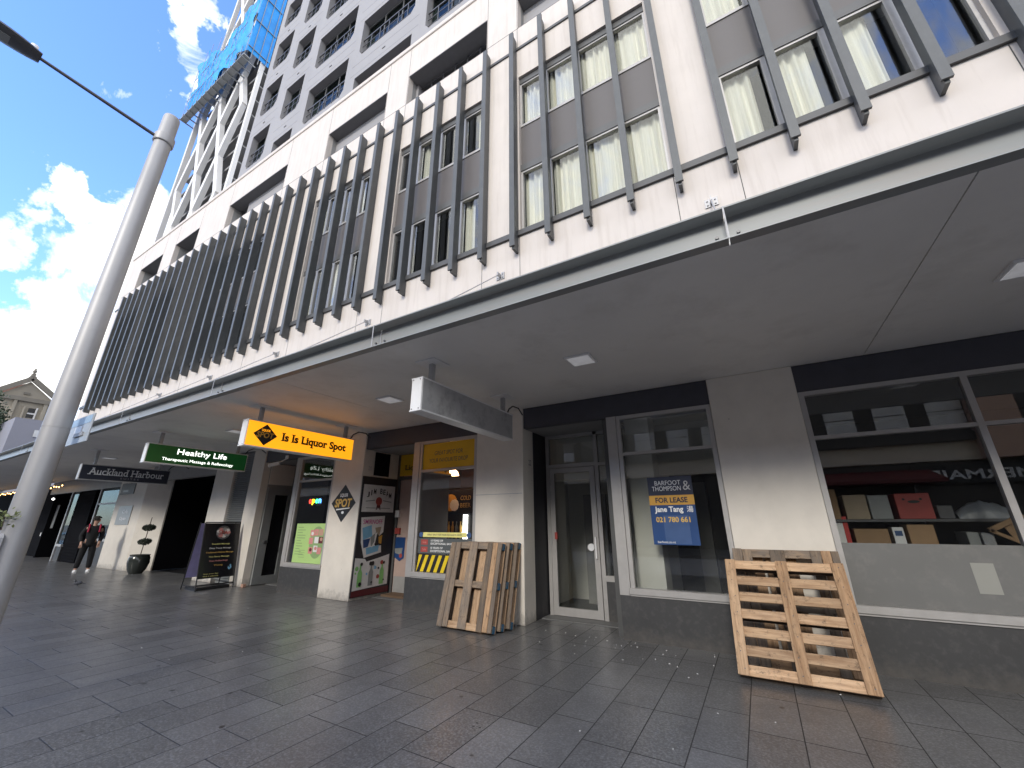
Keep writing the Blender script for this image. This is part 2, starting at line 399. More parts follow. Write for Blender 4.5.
# ------------------------------------------------------------------ mesh helpers
class MB:
    def __init__(s): s.v = []; s.f = []; s.uv = {}
    def add(s, vs, fs):
        o = len(s.v); s.v += [tuple(x) for x in vs]; s.f += [tuple(i + o for i in f) for f in fs]; return s
    def box(s, x0, x1, y0, y1, z0, z1):
        return s.add([(x0, y0, z0), (x1, y0, z0), (x1, y1, z0), (x0, y1, z0), (x0, y0, z1), (x1, y0, z1), (x1, y1, z1), (x0, y1, z1)],
                     [(0, 3, 2, 1), (4, 5, 6, 7), (0, 1, 5, 4), (1, 2, 6, 5), (2, 3, 7, 6), (3, 0, 4, 7)])
    def cbox(s, x0, x1, y0, y1, z0, z1, b=.004):
        """box with small chamfers on all its long edges"""
        b = min(b, (x1 - x0) * .3, (y1 - y0) * .3, (z1 - z0) * .3)
        X, Y, Z = (x0, x1), (y0, y1), (z0, z1)
        vs = []; idx = {}
        for i in (0, 1):
            for j in (0, 1):
                for k in (0, 1):
                    for ax in range(3):
                        p = [X[i], Y[j], Z[k]]; sg = [1 - 2 * i, 1 - 2 * j, 1 - 2 * k]
                        for a in range(3):
                            if a != ax: p[a] += b * sg[a]
                        idx[(i, j, k, ax)] = len(vs); vs.append(p)
        fs = []
        def q(*k): fs.append(tuple(idx[t] for t in k))
        for i in (0, 1): q((i, 0, 0, 0), (i, 1, 0, 0), (i, 1, 1, 0), (i, 0, 1, 0))
        for j in (0, 1): q((0, j, 0, 1), (1, j, 0, 1), (1, j, 1, 1), (0, j, 1, 1))
        for k in (0, 1): q((0, 0, k, 2), (1, 0, k, 2), (1, 1, k, 2), (0, 1, k, 2))
        for i in (0, 1):
            for j in (0, 1): q((i, j, 0, 0), (i, j, 1, 0), (i, j, 1, 1), (i, j, 0, 1))
            for k in (0, 1): q((i, 0, k, 0), (i, 1, k, 0), (i, 1, k, 2), (i, 0, k, 2))
        for j in (0, 1):
            for k in (0, 1): q((0, j, k, 1), (1, j, k, 1), (1, j, k, 2), (0, j, k, 2))
        for i in (0, 1):
            for j in (0, 1):
                for k in (0, 1): fs.append((idx[(i, j, k, 0)], idx[(i, j, k, 1)], idx[(i, j, k, 2)]))
        return s.add(vs, fs)
    def quad(s, a, b, c, d): return s.add([a, b, c, d], [(0, 1, 2, 3)])
    def cyl(s, p0, p1, r0, r1=None, n=14, cap=True):
        r1 = r0 if r1 is None else r1
        p0, p1 = Vector(p0), Vector(p1); d = (p1 - p0).normalized()
        a = d.orthogonal().normalized(); b = d.cross(a)
        vs = []
        for p, r in ((p0, r0), (p1, r1)):
            for i in range(n):
                t = 2 * math.pi * i / n; vs.append(p + (a * math.cos(t) + b * math.sin(t)) * r)
        fs = [(i, (i + 1) % n, n + (i + 1) % n, n + i) for i in range(n)]
        if cap: fs += [tuple(range(n))[::-1], tuple(range(n, 2 * n))]
        return s.add(vs, fs)
    def tube(s, pts, r, n=8):
        for a, b in zip(pts[:-1], pts[1:]): s.cyl(a, b, r, r, n)
        return s
    def beam(s, p0, p1, w, dp):
        """rectangular bar between two points, depth along Y"""
        p0, p1 = Vector(p0), Vector(p1); d = (p1 - p0).normalized()
        yv = Vector((0, 1, 0)); a = d.cross(yv).normalized() * w / 2; b = a.cross(d).normalized() * dp / 2
        vs = [p + sa * a + sb * b for p in (p0, p1) for sa, sb in ((-1, -1), (1, -1), (1, 1), (-1, 1))]
        return s.add(vs, [(0, 1, 2, 3), (7, 6, 5, 4), (0, 4, 5, 1), (1, 5, 6, 2), (2, 6, 7, 3), (3, 7, 4, 0)])
    def lathe(s, c, prof, n=20):
        vs = []; fs = []
        for r, z in prof:
            for i in range(n):
                t = 2 * math.pi * i / n; vs.append((c[0] + r * math.cos(t), c[1] + r * math.sin(t), c[2] + z))
        for k in range(len(prof) - 1):
            for i in range(n): fs.append((k * n + i, k * n + (i + 1) % n, (k + 1) * n + (i + 1) % n, (k + 1) * n + i))
        fs += [tuple(range(n))[::-1], tuple(range((len(prof) - 1) * n, len(prof) * n))]
        return s.add(vs, fs)
    def prism(s, pts, axis, a0, a1):
        """closed outline extruded along an axis; pts are in the other two axes in order"""
        def P(p, a):
            return {'x': (a, p[0], p[1]), 'y': (p[0], a, p[1]), 'z': (p[0], p[1], a)}[axis]
        n = len(pts)
        return s.add([P(p, a0) for p in pts] + [P(p, a1) for p in pts],
                     [tuple(range(n))[::-1], tuple(range(n, 2 * n))] + [(i, (i + 1) % n, n + (i + 1) % n, n + i) for i in range(n)])
    def ball(s, c, rx, ry, rz, n=12, m=8):
        vs = [(c[0], c[1], c[2] - rz)]
        for k in range(1, m):
            t = -math.pi / 2 + math.pi * k / m
            for i in range(n):
                a = 2 * math.pi * i / n; vs.append((c[0] + rx * math.cos(t) * math.cos(a), c[1] + ry * math.cos(t) * math.sin(a), c[2] + rz * math.sin(t)))
        vs.append((c[0], c[1], c[2] + rz)); fs = []
        for i in range(n):
            fs.append((0, 1 + (i + 1) % n, 1 + i)); fs.append((len(vs) - 1, 1 + (m - 2) * n + i, 1 + (m - 2) * n + (i + 1) % n))
        for k in range(m - 2):
            for i in range(n): fs.append((1 + k * n + i, 1 + k * n + (i + 1) % n, 1 + (k + 1) * n + (i + 1) % n, 1 + (k + 1) * n + i))
        return s.add(vs, fs)


ORG = {}


def tag(o, label=None, cat=None, group=None, kind=None):
    if label: o['label'] = label
    if cat: o['category'] = cat
    if group: o['group'] = group
    if kind: o['kind'] = kind
    return o


def empty(name, loc, label, cat, group=None, rot=(0, 0, 0)):
    o = bpy.data.objects.new(name, None)
    o.empty_display_size = .1
    o.location = loc; o.rotation_euler = rot
    col.objects.link(o)
    ORG[o.name] = Vector(loc)
    return tag(o, label, cat, group)


def link_mesh(name, me, mt, parent=None, loc=(0, 0, 0)):
    o = bpy.data.objects.new(name, me)
    if mt is not None: me.materials.append(mt)
    o.location = loc
    if parent: o.parent = parent
    col.objects.link(o)
    return o


def obj(name, mb, mt, parent=None, local=False, smooth=None, uv=None):
    """build one mesh object. Coordinates are world ones unless local=True (then they are the parent's own)."""
    vs = mb.v
    if parent is not None and not local:
        og = ORG[parent.name]
        vs = [(x - og.x, y - og.y, z - og.z) for x, y, z in vs]
        loc = (0, 0, 0)
    elif parent is None:
        xs, ys, zs = zip(*vs)
        loc = Vector(((min(xs) + max(xs)) / 2, (min(ys) + max(ys)) / 2, min(zs)))
        vs = [(x - loc.x, y - loc.y, z - loc.z) for x, y, z in vs]
    else:
        loc = (0, 0, 0)
    me = bpy.data.meshes.new(name)
    me.from_pydata(vs, [], mb.f)
    me.update()
    import bmesh
    bm = bmesh.new(); bm.from_mesh(me); bmesh.ops.recalc_face_normals(bm, faces=bm.faces); bm.to_mesh(me); bm.free()
    if smooth:
        me.polygons.foreach_set('use_smooth', [True] * len(me.polygons))
        me.set_sharp_from_angle(angle=R(smooth))
    o = link_mesh(name, me, M[mt] if isinstance(mt, str) else mt, parent, loc)
    ORG[o.name] = Vector(loc) if parent is None else (ORG[parent.name] if not local else Vector((0, 0, 0)))
    return o


def dup(o, parent=None, loc=None):
    """copy one object with its parts and sub-parts"""
    c = o.copy(); col.objects.link(c)
    if parent is not None: c.parent = parent
    if loc is not None: c.location = loc; ORG[c.name] = Vector(loc)
    for ch in o.children: dup(ch, c)
    return c


def box(name, b, mt, parent=None, bev=0, **kw):
    return obj(name, MB().cbox(*b, b=bev) if bev else MB().box(*b), mt, parent, **kw)


# lettering ---------------------------------------------------------------
FRONT = (Vector((1, 0, 0)), Vector((0, 0, 1)), Vector((0, -1, 0)))      # faces the street
SIDE = (Vector((0, 1, 0)), Vector((0, 0, 1)), Vector((1, 0, 0)))        # faces along the street towards +X
BACK = (Vector((-1, 0, 0)), Vector((0, 0, 1)), Vector((0, 1, 0)))


def glyphs(body, bold=0.0, shear=0.0, spacing=1.0):
    cu = bpy.data.curves.new('lettering', 'FONT')
    cu.body = body; cu.size = 1.0; cu.offset = bold; cu.shear = shear; cu.space_character = spacing
    cu.resolution_u = 3
    o = bpy.data.objects.new('lettering', cu); col.objects.link(o)
    bpy.context.view_layer.update()
    me = bpy.data.meshes.new_from_object(o.evaluated_get(bpy.context.evaluated_depsgraph_get()))
    bpy.data.objects.remove(o); bpy.data.curves.remove(cu)
    vs = [(v.co.x, v.co.y) for v in me.vertices]; fs = [tuple(p.vertices) for p in me.polygons]
    bpy.data.meshes.remove(me)
    return vs, fs


def add_serifs(vs, fs, t=.075, ov=.085):
    """slab serifs on the flat ends of upright strokes"""
    cnt = {}
    for f in fs:
        for a, b in zip(f, f[1:] + f[:1]):
            k = (min(a, b), max(a, b)); cnt[k] = cnt.get(k, 0) + 1
    out = MB(); seen = set()
    for (a, b), c in cnt.items():
        if c != 1: continue
        (x0, y0), (x1, y1) = vs[a], vs[b]
        if abs(y0 - y1) > .004 or not .05 < abs(x1 - x0) < .24: continue
        lv = None
        if abs(y0) < .05: lv = (y0, y0 + t)
        elif abs(y0 - .69) < .06 or abs(y0 - .52) < .05: lv = (y0 - t, y0)
        elif y0 < -.1: lv = (y0, y0 + t)
        if lv:
            l, r = min(x0, x1) - ov, max(x0, x1) + ov
            key = (round(l, 2), round(lv[0], 2))
            if key in seen: continue
            seen.add(key); out.add([(l, lv[0], 0), (r, lv[0], 0), (r, lv[1], 0), (l, lv[1], 0)], [(0, 1, 2, 3)])
    return out


def text(name, body, at, frame, width, height=None, mt='white_letter', parent=None, bold=0.0, serif=False, shear=0.0, align='C',
         lift=.002, spacing=1.0):
    """flat lettering whose ink is `width` wide, centred on (or left-aligned at) the world point `at`"""
    vs, fs = glyphs(body, bold, shear, spacing)
    ex = add_serifs(vs, fs) if serif else None
    xs = [v[0] for v in vs]; ys = [v[1] for v in vs]
    x0, x1, y0, y1 = min(xs), max(xs), min(ys), max(ys)
    sx = width / (x1 - x0); sy = sx if height is None else height / (y1 - y0)
    X, Y, N = frame; at = Vector(at); mb = MB()
    cx = (x0 + x1) / 2 if align == 'C' else x0
    cy = (y0 + y1) / 2
    def P(x, y, l): return at + X * (x - cx) * sx + Y * (y - cy) * sy + N * l
    mb.add([P(x, y, lift) for x, y in vs], fs)
    if ex: mb.add([P(v[0], v[1], lift + .0006) for v in ex.v], ex.f)
    return obj(name, mb, mt, parent)


def panel(name, at, frame, w, h, t, mt, parent=None, bev=0):
    """a flat board, centred on `at`, its face `t` proud"""
    X, Y, N = frame; at = Vector(at); mb = MB()
    c = [at - X * w / 2 - Y * h / 2, at + X * w / 2 - Y * h / 2, at + X * w / 2 + Y * h / 2, at - X * w / 2 + Y * h / 2]
    mb.add(c + [p + N * t for p in c], [(3, 2, 1, 0), (4, 5, 6, 7), (0, 1, 5, 4), (1, 2, 6, 5), (2, 3, 7, 6), (3, 0, 4, 7)])
    return obj(name, mb, mt, parent)


def shape(name, pts, at, frame, mt, parent=None, lift=.003, t=.0):
    """flat outline of (x, y) points on a face"""
    X, Y, N = frame; at = Vector(at); mb = MB()
    f = [at + X * x + Y * y + N * lift for x, y in pts]; n = len(pts)
    if t:
        mb.add(f + [p + N * t for p in f], [tuple(range(n))[::-1], tuple(range(n, 2 * n))] + [(i, (i + 1) % n, n + (i + 1) % n, n + i) for i in range(n)])
    else: mb.add(f, [tuple(range(n))])
    return obj(name, mb, mt, parent)


def disc(r, cx=0, cy=0, n=20, sy=1): return [(cx + r * math.cos(2 * math.pi * i / n), cy + sy * r * math.sin(2 * math.pi * i / n)) for i in range(n)]

# ================================================================== setting
tag(box('ground', (-700, 700, -700, 700, -.4, -.16), 'asphalt'), kind='structure')
tag(box('road', (-120, 60, -9.5, -1.62, -.155, -.13), 'asphalt'), kind='structure')
tag(box('pavement', (-120, 60, -1.5, 6.9, -.15, 0), 'paving'), kind='structure')
tag(box('kerb', (-120, 60, -1.62, -1.502, -.15, -.004), 'kerb'), kind='structure')
tag(box('far_pavement', (-120, 60, -15, -9.62, -.15, 0), 'paving'), kind='structure')
tag(box('far_kerb', (-120, 60, -9.62, -9.502, -.15, -.004), 'kerb'), kind='structure')

# ================================================================== the hotel podium with its shops and canopy
hotel = empty('hotel_building', (0, 6.3, 0), 'long cream podium building with dark upright fins, shops and a deep grey canopy', 'building')
WY = 6.3
OPEN = [(-3.45 + 4.15 * k, -.32 + 4.15 * k) for k in range(-2, 5)]
LEFT = [(-18.95, -14.4), (-24.45, -21.85), (-28.9, -25.95)]
BAYS = sorted(LEFT + OPEN)
XL_, XR_ = -31.0, 18.0
w = MB()
w.box(XL_, XR_, WY, 6.5, 3.6, 7.56)
w.box(XL_, XR_, WY, 6.5, 12.4, 14.33)
w.box(XL_, XR_, WY, 6.5, 15.65, 17.0)
edges = [XL_] + [e for b in BAYS for e in b] + [XR_]
for a, b in zip(edges[0::2], edges[1::2]):
    w.box(a, b, WY, 6.5, 7.56, 12.4); w.box(a, b, WY, 6.5, 14.33, 15.65)
obj('wall', w, 'facade', hotel)
box('coping', (XL_ - .02, XR_, WY - .04, 6.56, 17.0, 17.2), 'facade', hotel, bev=.02)
j = MB()
for a, b in BAYS:
    for x in (a - .02, b + .02):
        j.box(x - .006, x + .006, WY - .002, WY + .01, 4.0, 7.42); j.box(x - .006, x + .006, WY - .002, WY + .01, 13.53, 17.0)
j.box(XL_, XR_, WY - .0025, WY + .01, 14.325, 14.338)
obj('panel_joint', j, 'joint_dark', hotel)
box('sill_rail', (XL_, XR_, WY - .055, WY - .001, 7.43, 7.56), 'rail_metal', hotel)
box('header_rail', (XL_, XR_, WY - .035, WY - .001, 13.42, 13.50), 'rail_metal', hotel)
fin = obj('fin', MB().box(0, .125, -.25, -.205, 7.05, 13.82).box(.035, .09, -.2049, -.02, 7.0, 13.82).box(.0345, .0905, -.03, -.004, 7.0, 13.8), 'fin_metal', hotel, local=True)
k0 = -31
for k in range(k0, 26):
    o = fin if k == k0 else dup(fin, hotel)
    o.location.x = -3.587 + .83 * k
# structure behind the windows and the roof
MB_core = MB().box(XL_, XR_, 7.7, 20, 3.6, 16.9)
MB_core.box(XL_, XL_ + .2, 6.5, 7.7, 3.6, 16.9).box(XR_ - .2, XR_, 6.5, 7.7, 3.6, 16.9)
for z in (3.6, 7.2, 10.3, 12.5, 14.1, 15.66): MB_core.box(XL_ + .2, XR_ - .2, 6.5, 7.7, z, z + .2)
obj('core', MB_core, 'facade_reveal', hotel)
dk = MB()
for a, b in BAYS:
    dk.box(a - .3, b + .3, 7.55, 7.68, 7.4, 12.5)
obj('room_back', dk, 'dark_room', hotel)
lg = MB()
for a, b in BAYS: lg.box(a + .05, b - .05, 7.6, 7.69, 14.3, 15.66)
obj('loggia_glazing', lg, 'alu_dark', hotel)
jb = MB()
for a, b in BAYS:
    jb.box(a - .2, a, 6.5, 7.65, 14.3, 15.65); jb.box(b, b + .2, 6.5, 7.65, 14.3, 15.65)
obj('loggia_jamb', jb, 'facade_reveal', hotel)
for a, b in BAYS: box('loggia_soffit', (a + .002, b - .002, 6.302, 7.59, 15.62, 15.648), 'tower_soffit', hotel)
for a, b in BAYS: box('spandrel', (a, b, 6.40, 6.48, 9.5, 10.72), 'spandrel', hotel)


def curtain_mesh(x0, x1, z0, z1, y, amp, seed):
    rr = random.Random(seed); n = max(8, int((x1 - x0) / .018)); mb = MB(); ph = [rr.uniform(0, 6) for _ in range(4)]
    rows = 5; vs = []
    for r_ in range(rows + 1):
        tt = r_ / rows; z = z0 + (z1 - z0) * tt
        for i in range(n + 1):
            x = x0 + (x1 - x0) * i / n
            yy = y + amp * (math.sin(x * 44 + ph[0] + .5 * math.sin(x * 9 + ph[1])) * (.6 + .4 * math.sin(x * 7 + ph[2])) + .4 * math.sin(x * 23 + ph[3] + tt))
            vs.append((x, yy, z))
    fs = [(r_ * (n + 1) + i, r_ * (n + 1) + i + 1, (r_ + 1) * (n + 1) + i + 1, (r_ + 1) * (n + 1) + i) for r_ in range(rows) for i in range(n)]
    return mb.add(vs, fs)


rc = random.Random(3)
for bi, (a, b) in enumerate(BAYS):
    if a > 6: continue
    near = b - a < 3.2 and a > -12
    cuts = [a, a + .72, a + 1.55, a + 2.38, b] if near else [a, (a + b) / 2, b]
    for zi, (z0, z1) in enumerate(((7.57, 9.5), (10.73, 12.4))):
        for wi, (x0, x1) in enumerate(zip(cuts[:-1], cuts[1:])):
            zt = z1 - .24
            fr = MB().box(x0, x1, 6.38, 6.46, z0, z0 + .07).box(x0, x0 + .05, 6.38, 6.46, z0 + .07, zt).box(x1 - .05, x1, 6.38, 6.46, z0 + .07, zt)
            fr.box(x0, x1, 6.38, 6.46, zt, zt + .05)
            wo_ = obj('window', fr, 'alu', hotel)
            box('head', (x0, x1, 6.36, 6.462, zt + .05, z1), 'alu_dark', wo_)
            box('pane', (x0 + .05, x1 - .05, 6.425, 6.431, z0 + .07, zt), 'glass_up', wo_)
            if near:
                if a > -4: segs = [(x0 + .02, x1 - .01)] if a < 0 or zi else [(x0 + .03, x1 - .22)] if wi < 3 else [(x0 + .02, x0 + .4)]
                elif rc.random() < .75: segs = [(x0 + .05, x0 + .32)] if rc.random() < .6 else [(x1 - .35, x1 - .04)]
                else: segs = []
                for s0, s1 in segs:
                    obj('curtain', curtain_mesh(s0, s1, z0 + .02, zt + .1, 6.57, .045, bi * 40 + zi * 7 + wi), 'curtain', wo_, smooth=60)

# canopy ------------------------------------------------------------
SZ = 3.545
JX = [.16 + 3.84 * k for k in range(-12, 6)]
fz = MB()
for a, b in zip(JX[:-1], JX[1:]):
    a += .004; b -= .004
    fz.box(a, b, 2.95, 3.08, 3.825, 3.838); fz.box(a, b, 3.08, 3.092, 3.5601, 3.8249); fz.box(a, b, 2.95, 3.0915, 3.548, 3.56)
canopy = obj('canopy', fz, 'fascia', hotel)
box('canopy_roof', (JX[0], JX[-1], 3.0925, 6.299, 3.70, 3.82), 'rail_metal', canopy)
SJ = [1.5 + 7.35 * k for k in range(-6, 3)]
for a, b in zip(SJ[:-1], SJ[1:]):
    box('soffit_panel', (a + .005, b - .005, 3.046, 6.32, SZ + .001, SZ + .03), 'soffit', canopy)
box('soffit_backing', (JX[0], SJ[-1], 3.093, 6.32, SZ + .05, SZ + .07), 'joint_dark', canopy)
for x in JX[1:-1]:
    jt = MB(); jt.box(x - .006, x + .006, 2.945, 2.9495, 3.547, 3.84).box(x - .007, x + .007, 3.072, 3.0795, 3.565, 3.82)
    obj('seam_cover', jt, 'sign_grey', canopy)
    if -22 < x < 5:
        for dx in (-.075, .075): obj('bolt', MB().cyl((x + dx, 3.079, 3.66), (x + dx, 3.062, 3.66), .013, n=8), 'lamp_dark', canopy)
for x in [.2 - 4.15 * i for i in range(0, 6)]:
    tb = obj('tie_bracket', MB().box(x - .10, x - .018, 6.28, 6.299, 6.50, 6.66).box(x + .018, x + .10, 6.28, 6.299, 6.50, 6.66).box(x - .012, x + .012, 6.16, 6.299, 6.54, 6.62).cyl((x - .06, 6.28, 6.54), (x - .06, 6.26, 6.54), .014, n=6).cyl((x - .06, 6.28, 6.62), (x - .06, 6.26, 6.62), .014, n=6).cyl((x + .06, 6.28, 6.54), (x + .06, 6.26, 6.54), .014, n=6).cyl((x + .06, 6.28, 6.62), (x + .06, 6.26, 6.62), .014, n=6), 'galv', hotel)
    obj('tie_rod', MB().cyl((x, 6.22, 6.58), (x - .05, 3.25, 3.86), .011, n=6), 'galv', tb)

# columns at street level -------------------------------------------
def column(x0, x1, y1=6.7, mt='column_paint'):
    return box('column', (x0, x1, WY, y1, 0, SZ - .001), mt, hotel, bev=.008)
box('paint_seam', (-4.46, -3.48, 6.297, 6.301, 2.02, 2.03), 'sign_grey', hotel)
column(-.34, .72); column(-4.47, -3.46); column(-8.66, -7.64, 6.58); column(-12.36, -11.755, 6.5); column(-14.37, -13.32); column(4.85, 5.9); column(9.0, 18, 7.0)
obj('column', MB().prism([(-21.8, 6.3), (-19.27, 6.3), (-18.5, 6.78), (-18.5, 6.82), (-21.8, 6.82)], 'z', 0, SZ - .001), 'column_paint', hotel)
for a, b in ((.723, 4.847), (-3.457, -.343), (-7.637, -4.473), (-11.752, -8.663)):
    box('header_band', (a, b, 6.335, 6.45, 3.17, SZ - .001), 'header', hotel)
box('header_band', (-31, -21.803, 6.335, 6.5, 2.95, SZ - .001), 'header', hotel)
box('entrance_header', (-19.2, -14.373, 6.34, 6.5, 3.0, SZ - .001), 'facade_reveal', hotel)
lv = MB()
lv.box(-13.318, -12.363, 6.42, 6.5, 0, 3.545)
for i in range(58): lv.add([(-13.318, 6.345, .1 + i * .058), (-12.363, 6.345, .1 + i * .058), (-12.363, 6.40, .135 + i * .058), (-13.318, 6.40, .135 + i * .058),
                            (-13.318, 6.35, .092 + i * .058), (-12.363, 6.35, .092 + i * .058)], [(0, 1, 2, 3), (0, 4, 5, 1)])
obj('louvre_panel', lv, 'plastic_grey', hotel)

# dados under the shop windows
for a, b in ((.723, 4.847), (-1.9, -.343), (-6.1, -4.473), (-10.2, -8.663)):
    box('dado', (a, b, 6.31, 6.5, 0, .558), 'dado', hotel)
box('dado', (-6.098, -6.0, 6.5, 7.4, 0, .558), 'dado', hotel)


def shop_window(x0, x1, mulls=(), post=None, pane='glass', film=None):
    f = MB(); fy0, fy1 = 6.315, 6.395
    f.box(x0, x0 + .06, fy0, fy1, .66, 3.168).box(x1 - .06, x1, fy0, fy1, .66, 3.168)
    f.box(x0 + .0601, x1 - .0601, fy0, fy1, 3.11, 3.168)
    xs = [x0 + .06, *mulls, x1 - .06]
    for mx_ in mulls: f.box(mx_ - .03, mx_ + .03, fy0, fy1, .66, 3.1099)
    for i in range(len(xs) - 1):
        a = xs[i] + (.03 if i else 0); b = xs[i + 1] - (.03 if i < len(xs) - 2 else 0)
        f.box(a + .0001, b - .0001, fy0 + .004, fy1, 2.53, 2.575)
    if post: f.box(post[0], post[1], 6.305, 6.42, .56, 3.168)
    wn = obj('shop_window', f, 'alu', hotel)
    box('sill', (x0 - .02, x1 + .001, 6.275, 6.4, .575, .66), 'alu', wn, bev=.008)
    box('sill_trim', (x0, x1 + .001, 6.29, 6.4, .557, .574), 'alu', wn)
    for i in range(len(xs) - 1):
        a = xs[i] + (.03 if i else 0); b = xs[i + 1] - (.03 if i < len(xs) - 2 else 0)
        box('pane', (a, b, 6.352, 6.358, .6601, 2.53), pane, wn); box('pane', (a, b, 6.352, 6.358, 2.575, 3.11), pane, wn)
    return wn


win_right = shop_window(.725, 4.845, (2.285, 3.8))
win_lease = shop_window(-1.74, -.345, (), (-1.9, -1.745))
win_liquor = shop_window(-5.93, -4.475, (), (-6.1, -5.935))
win_green = shop_window(-10.07, -8.665, (), (-10.22, -10.075))
fl = MB()
for a, b in ((.79, 2.25), (2.32, 3.765), (3.84, 4.78)): fl.box(a, b, 6.347, 6.3512, .662, 1.305)
obj('frosted_film', fl, 'film', win_right)

# recessed doorway of the shop to let
pl = MB().box(-3.66, -3.462, 6.7, 7.26, 0, SZ - .01)
obj('recess_wall', pl, 'dark_pillar', hotel)
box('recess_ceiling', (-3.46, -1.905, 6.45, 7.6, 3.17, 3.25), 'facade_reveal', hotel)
dfr = MB().box(-3.44, -3.375, 7.2, 7.28, 0, 3.168).box(-2.455, -2.385, 7.2, 7.28, 0, 3.168).box(-3.3749, -2.4551, 7.2, 7.28, 2.53, 2.6).box(-3.3749, -2.0001, 7.2, 7.28, 3.11, 3.168)
dfr.box(-2.3849, -2.0, 7.2, 7.28, .60, .69).box(-2.06, -2.0, 7.2, 7.28, .69, 3.11).box(-2.3849, -2.0601, 7.2, 7.28, 2.53, 2.58)
fr_ = obj('door_frame', dfr, 'alu', hotel)
box('transom_pane', (-3.375, -2.455, 7.235, 7.241, 2.6, 3.11), 'glass', fr_)
sd = MB().box(-2.385, -2.06, 7.235, 7.241, .69, 2.53).box(-2.385, -2.06, 7.235, 7.241, 2.58, 3.11)
obj('side_pane', sd, 'glass', fr_)
box('side_dado', (-2.383, -1.9, 7.205, 7.3, 0, .599), 'dado', fr_)
box('return_wall', (-2.0, -1.88, 6.42, 7.199, 0, 3.168), 'alu_dark', hotel)
dr = MB().box(-3.365, -3.27, 7.19, 7.24, .02, 2.52).box(-2.56, -2.465, 7.19, 7.24, .02, 2.52).box(-3.27, -2.56, 7.19, 7.24, 2.43, 2.52).box(-3.27, -2.56, 7.19, 7.24, .02, .15)
door1 = obj('door', dr, 'alu', hotel)
box('pane', (-3.27, -2.56, 7.212, 7.218, .15, 2.43), 'glass', door1)
obj('handle', MB().cyl((-2.60, 7.19, 1.13), (-2.60, 7.155, 1.13), .06, n=18).box(-2.525, -2.50, 7.15, 7.19, .95, 1.3), 'white_paint', door1, smooth=40)
obj('hinge', MB().box(-3.37, -3.345, 7.175, 7.19, 2.2, 2.32).box(-3.37, -3.345, 7.175, 7.19, 2.0, 2.1).box(-3.37, -3.345, 7.175, 7.19, 1.15, 1.3), 'galv', door1)
box('push_label', (-3.29, -3.24, 7.17, 7.189, 1.25, 1.37), 'red_dull', door1)

# recessed doorway of the liquor shop
box('recess_wall', (-7.9, -7.645, 6.58, 7.38, 0, 3.168), 'column_paint', hotel)
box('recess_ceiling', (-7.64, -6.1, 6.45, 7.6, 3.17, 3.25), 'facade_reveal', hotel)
box('return_wall', (-6.1, -6.0, 6.5, 7.398, .56, 3.168), 'alu', hotel)
df2 = MB().box(-7.64, -7.56, 7.4, 7.48, 0, 3.168).box(-7.56, -6.0, 7.4, 7.48, 2.55, 2.63)
obj('door_frame', df2, 'alu_dark', hotel)
d2 = obj('door', MB().box(-7.55, -6.75, 7.43, 7.47, .02, 2.54).box(-6.74, -6.05, 7.43, 7.47, .02, 2.54), 'pink_room', hotel)
box('kick_plate', (-7.53, -6.07, 7.42, 7.43, .04, .38), 'facade_reveal', d2)
box('threshold', (-7.5, -6.1, 7.05, 7.42, .0, .05), 'sill_dirt', hotel)
sb = MB().box(-7.637, -7.61, 6.32, 7.36, .06, 2.56)
obj('wall_board', sb, 'dark_pillar', hotel)
box('red_skirting', (-7.612, -7.606, 6.33, 7.35, .07, .19), 'maroon', hotel)
box('fanlight', (-7.643, -7.63, 6.62, 7.08, 2.6, 3.14), 'void', hotel)
# recessed doorway of the massage shop
box('recess_ceiling', (-11.75, -10.22, 6.45, 7.6, 3.17, 3.25), 'facade_reveal', hotel)
box('recess_wall', (-11.9, -11.756, 6.5, 7.3, 0, 3.168), 'facade_reveal', hotel)
d3 = obj('door', MB().box(-11.755, -11.70, 6.52, 6.74, .02, 2.5).box(-11.755, -11.70, 7.12, 7.2, .02, 2.5).box(-11.755, -11.70, 6.74, 7.12, 2.3, 2.5).box(-11.755, -11.70, 6.74, 7.12, .02, .22), 'plastic_grey', hotel)
box('pane', (-11.74, -11.735, 6.74, 7.12, .22, 2.3), 'black_gloss', d3)
obj('handle', MB().cyl((-11.70, 6.66, 1.06), (-11.62, 6.66, 1.06), .05, n=14), 'lamp_dark', d3, smooth=40)
box('side_panel', (-11.75, -11.72, 6.51, 7.2, 2.58, 3.15), 'column_paint', hotel)
box('return_wall', (-10.22, -10.1, 6.42, 7.22, 0, 3.168), 'alu_dark', hotel)
df3 = MB().box(-11.69, -11.62, 7.2, 7.28, 0, 3.168).box(-10.3, -10.22, 7.2, 7.28, 0, 3.168).box(-11.62, -10.3, 7.2, 7.28, 2.5, 2.58).box(-10.75, -10.68, 7.2, 7.28, 0, 2.5)
obj('door_frame', df3, 'alu_dark', hotel)
box('back_pane', (-11.62, -10.3, 7.24, 7.246, .02, 3.1), 'glass', hotel)

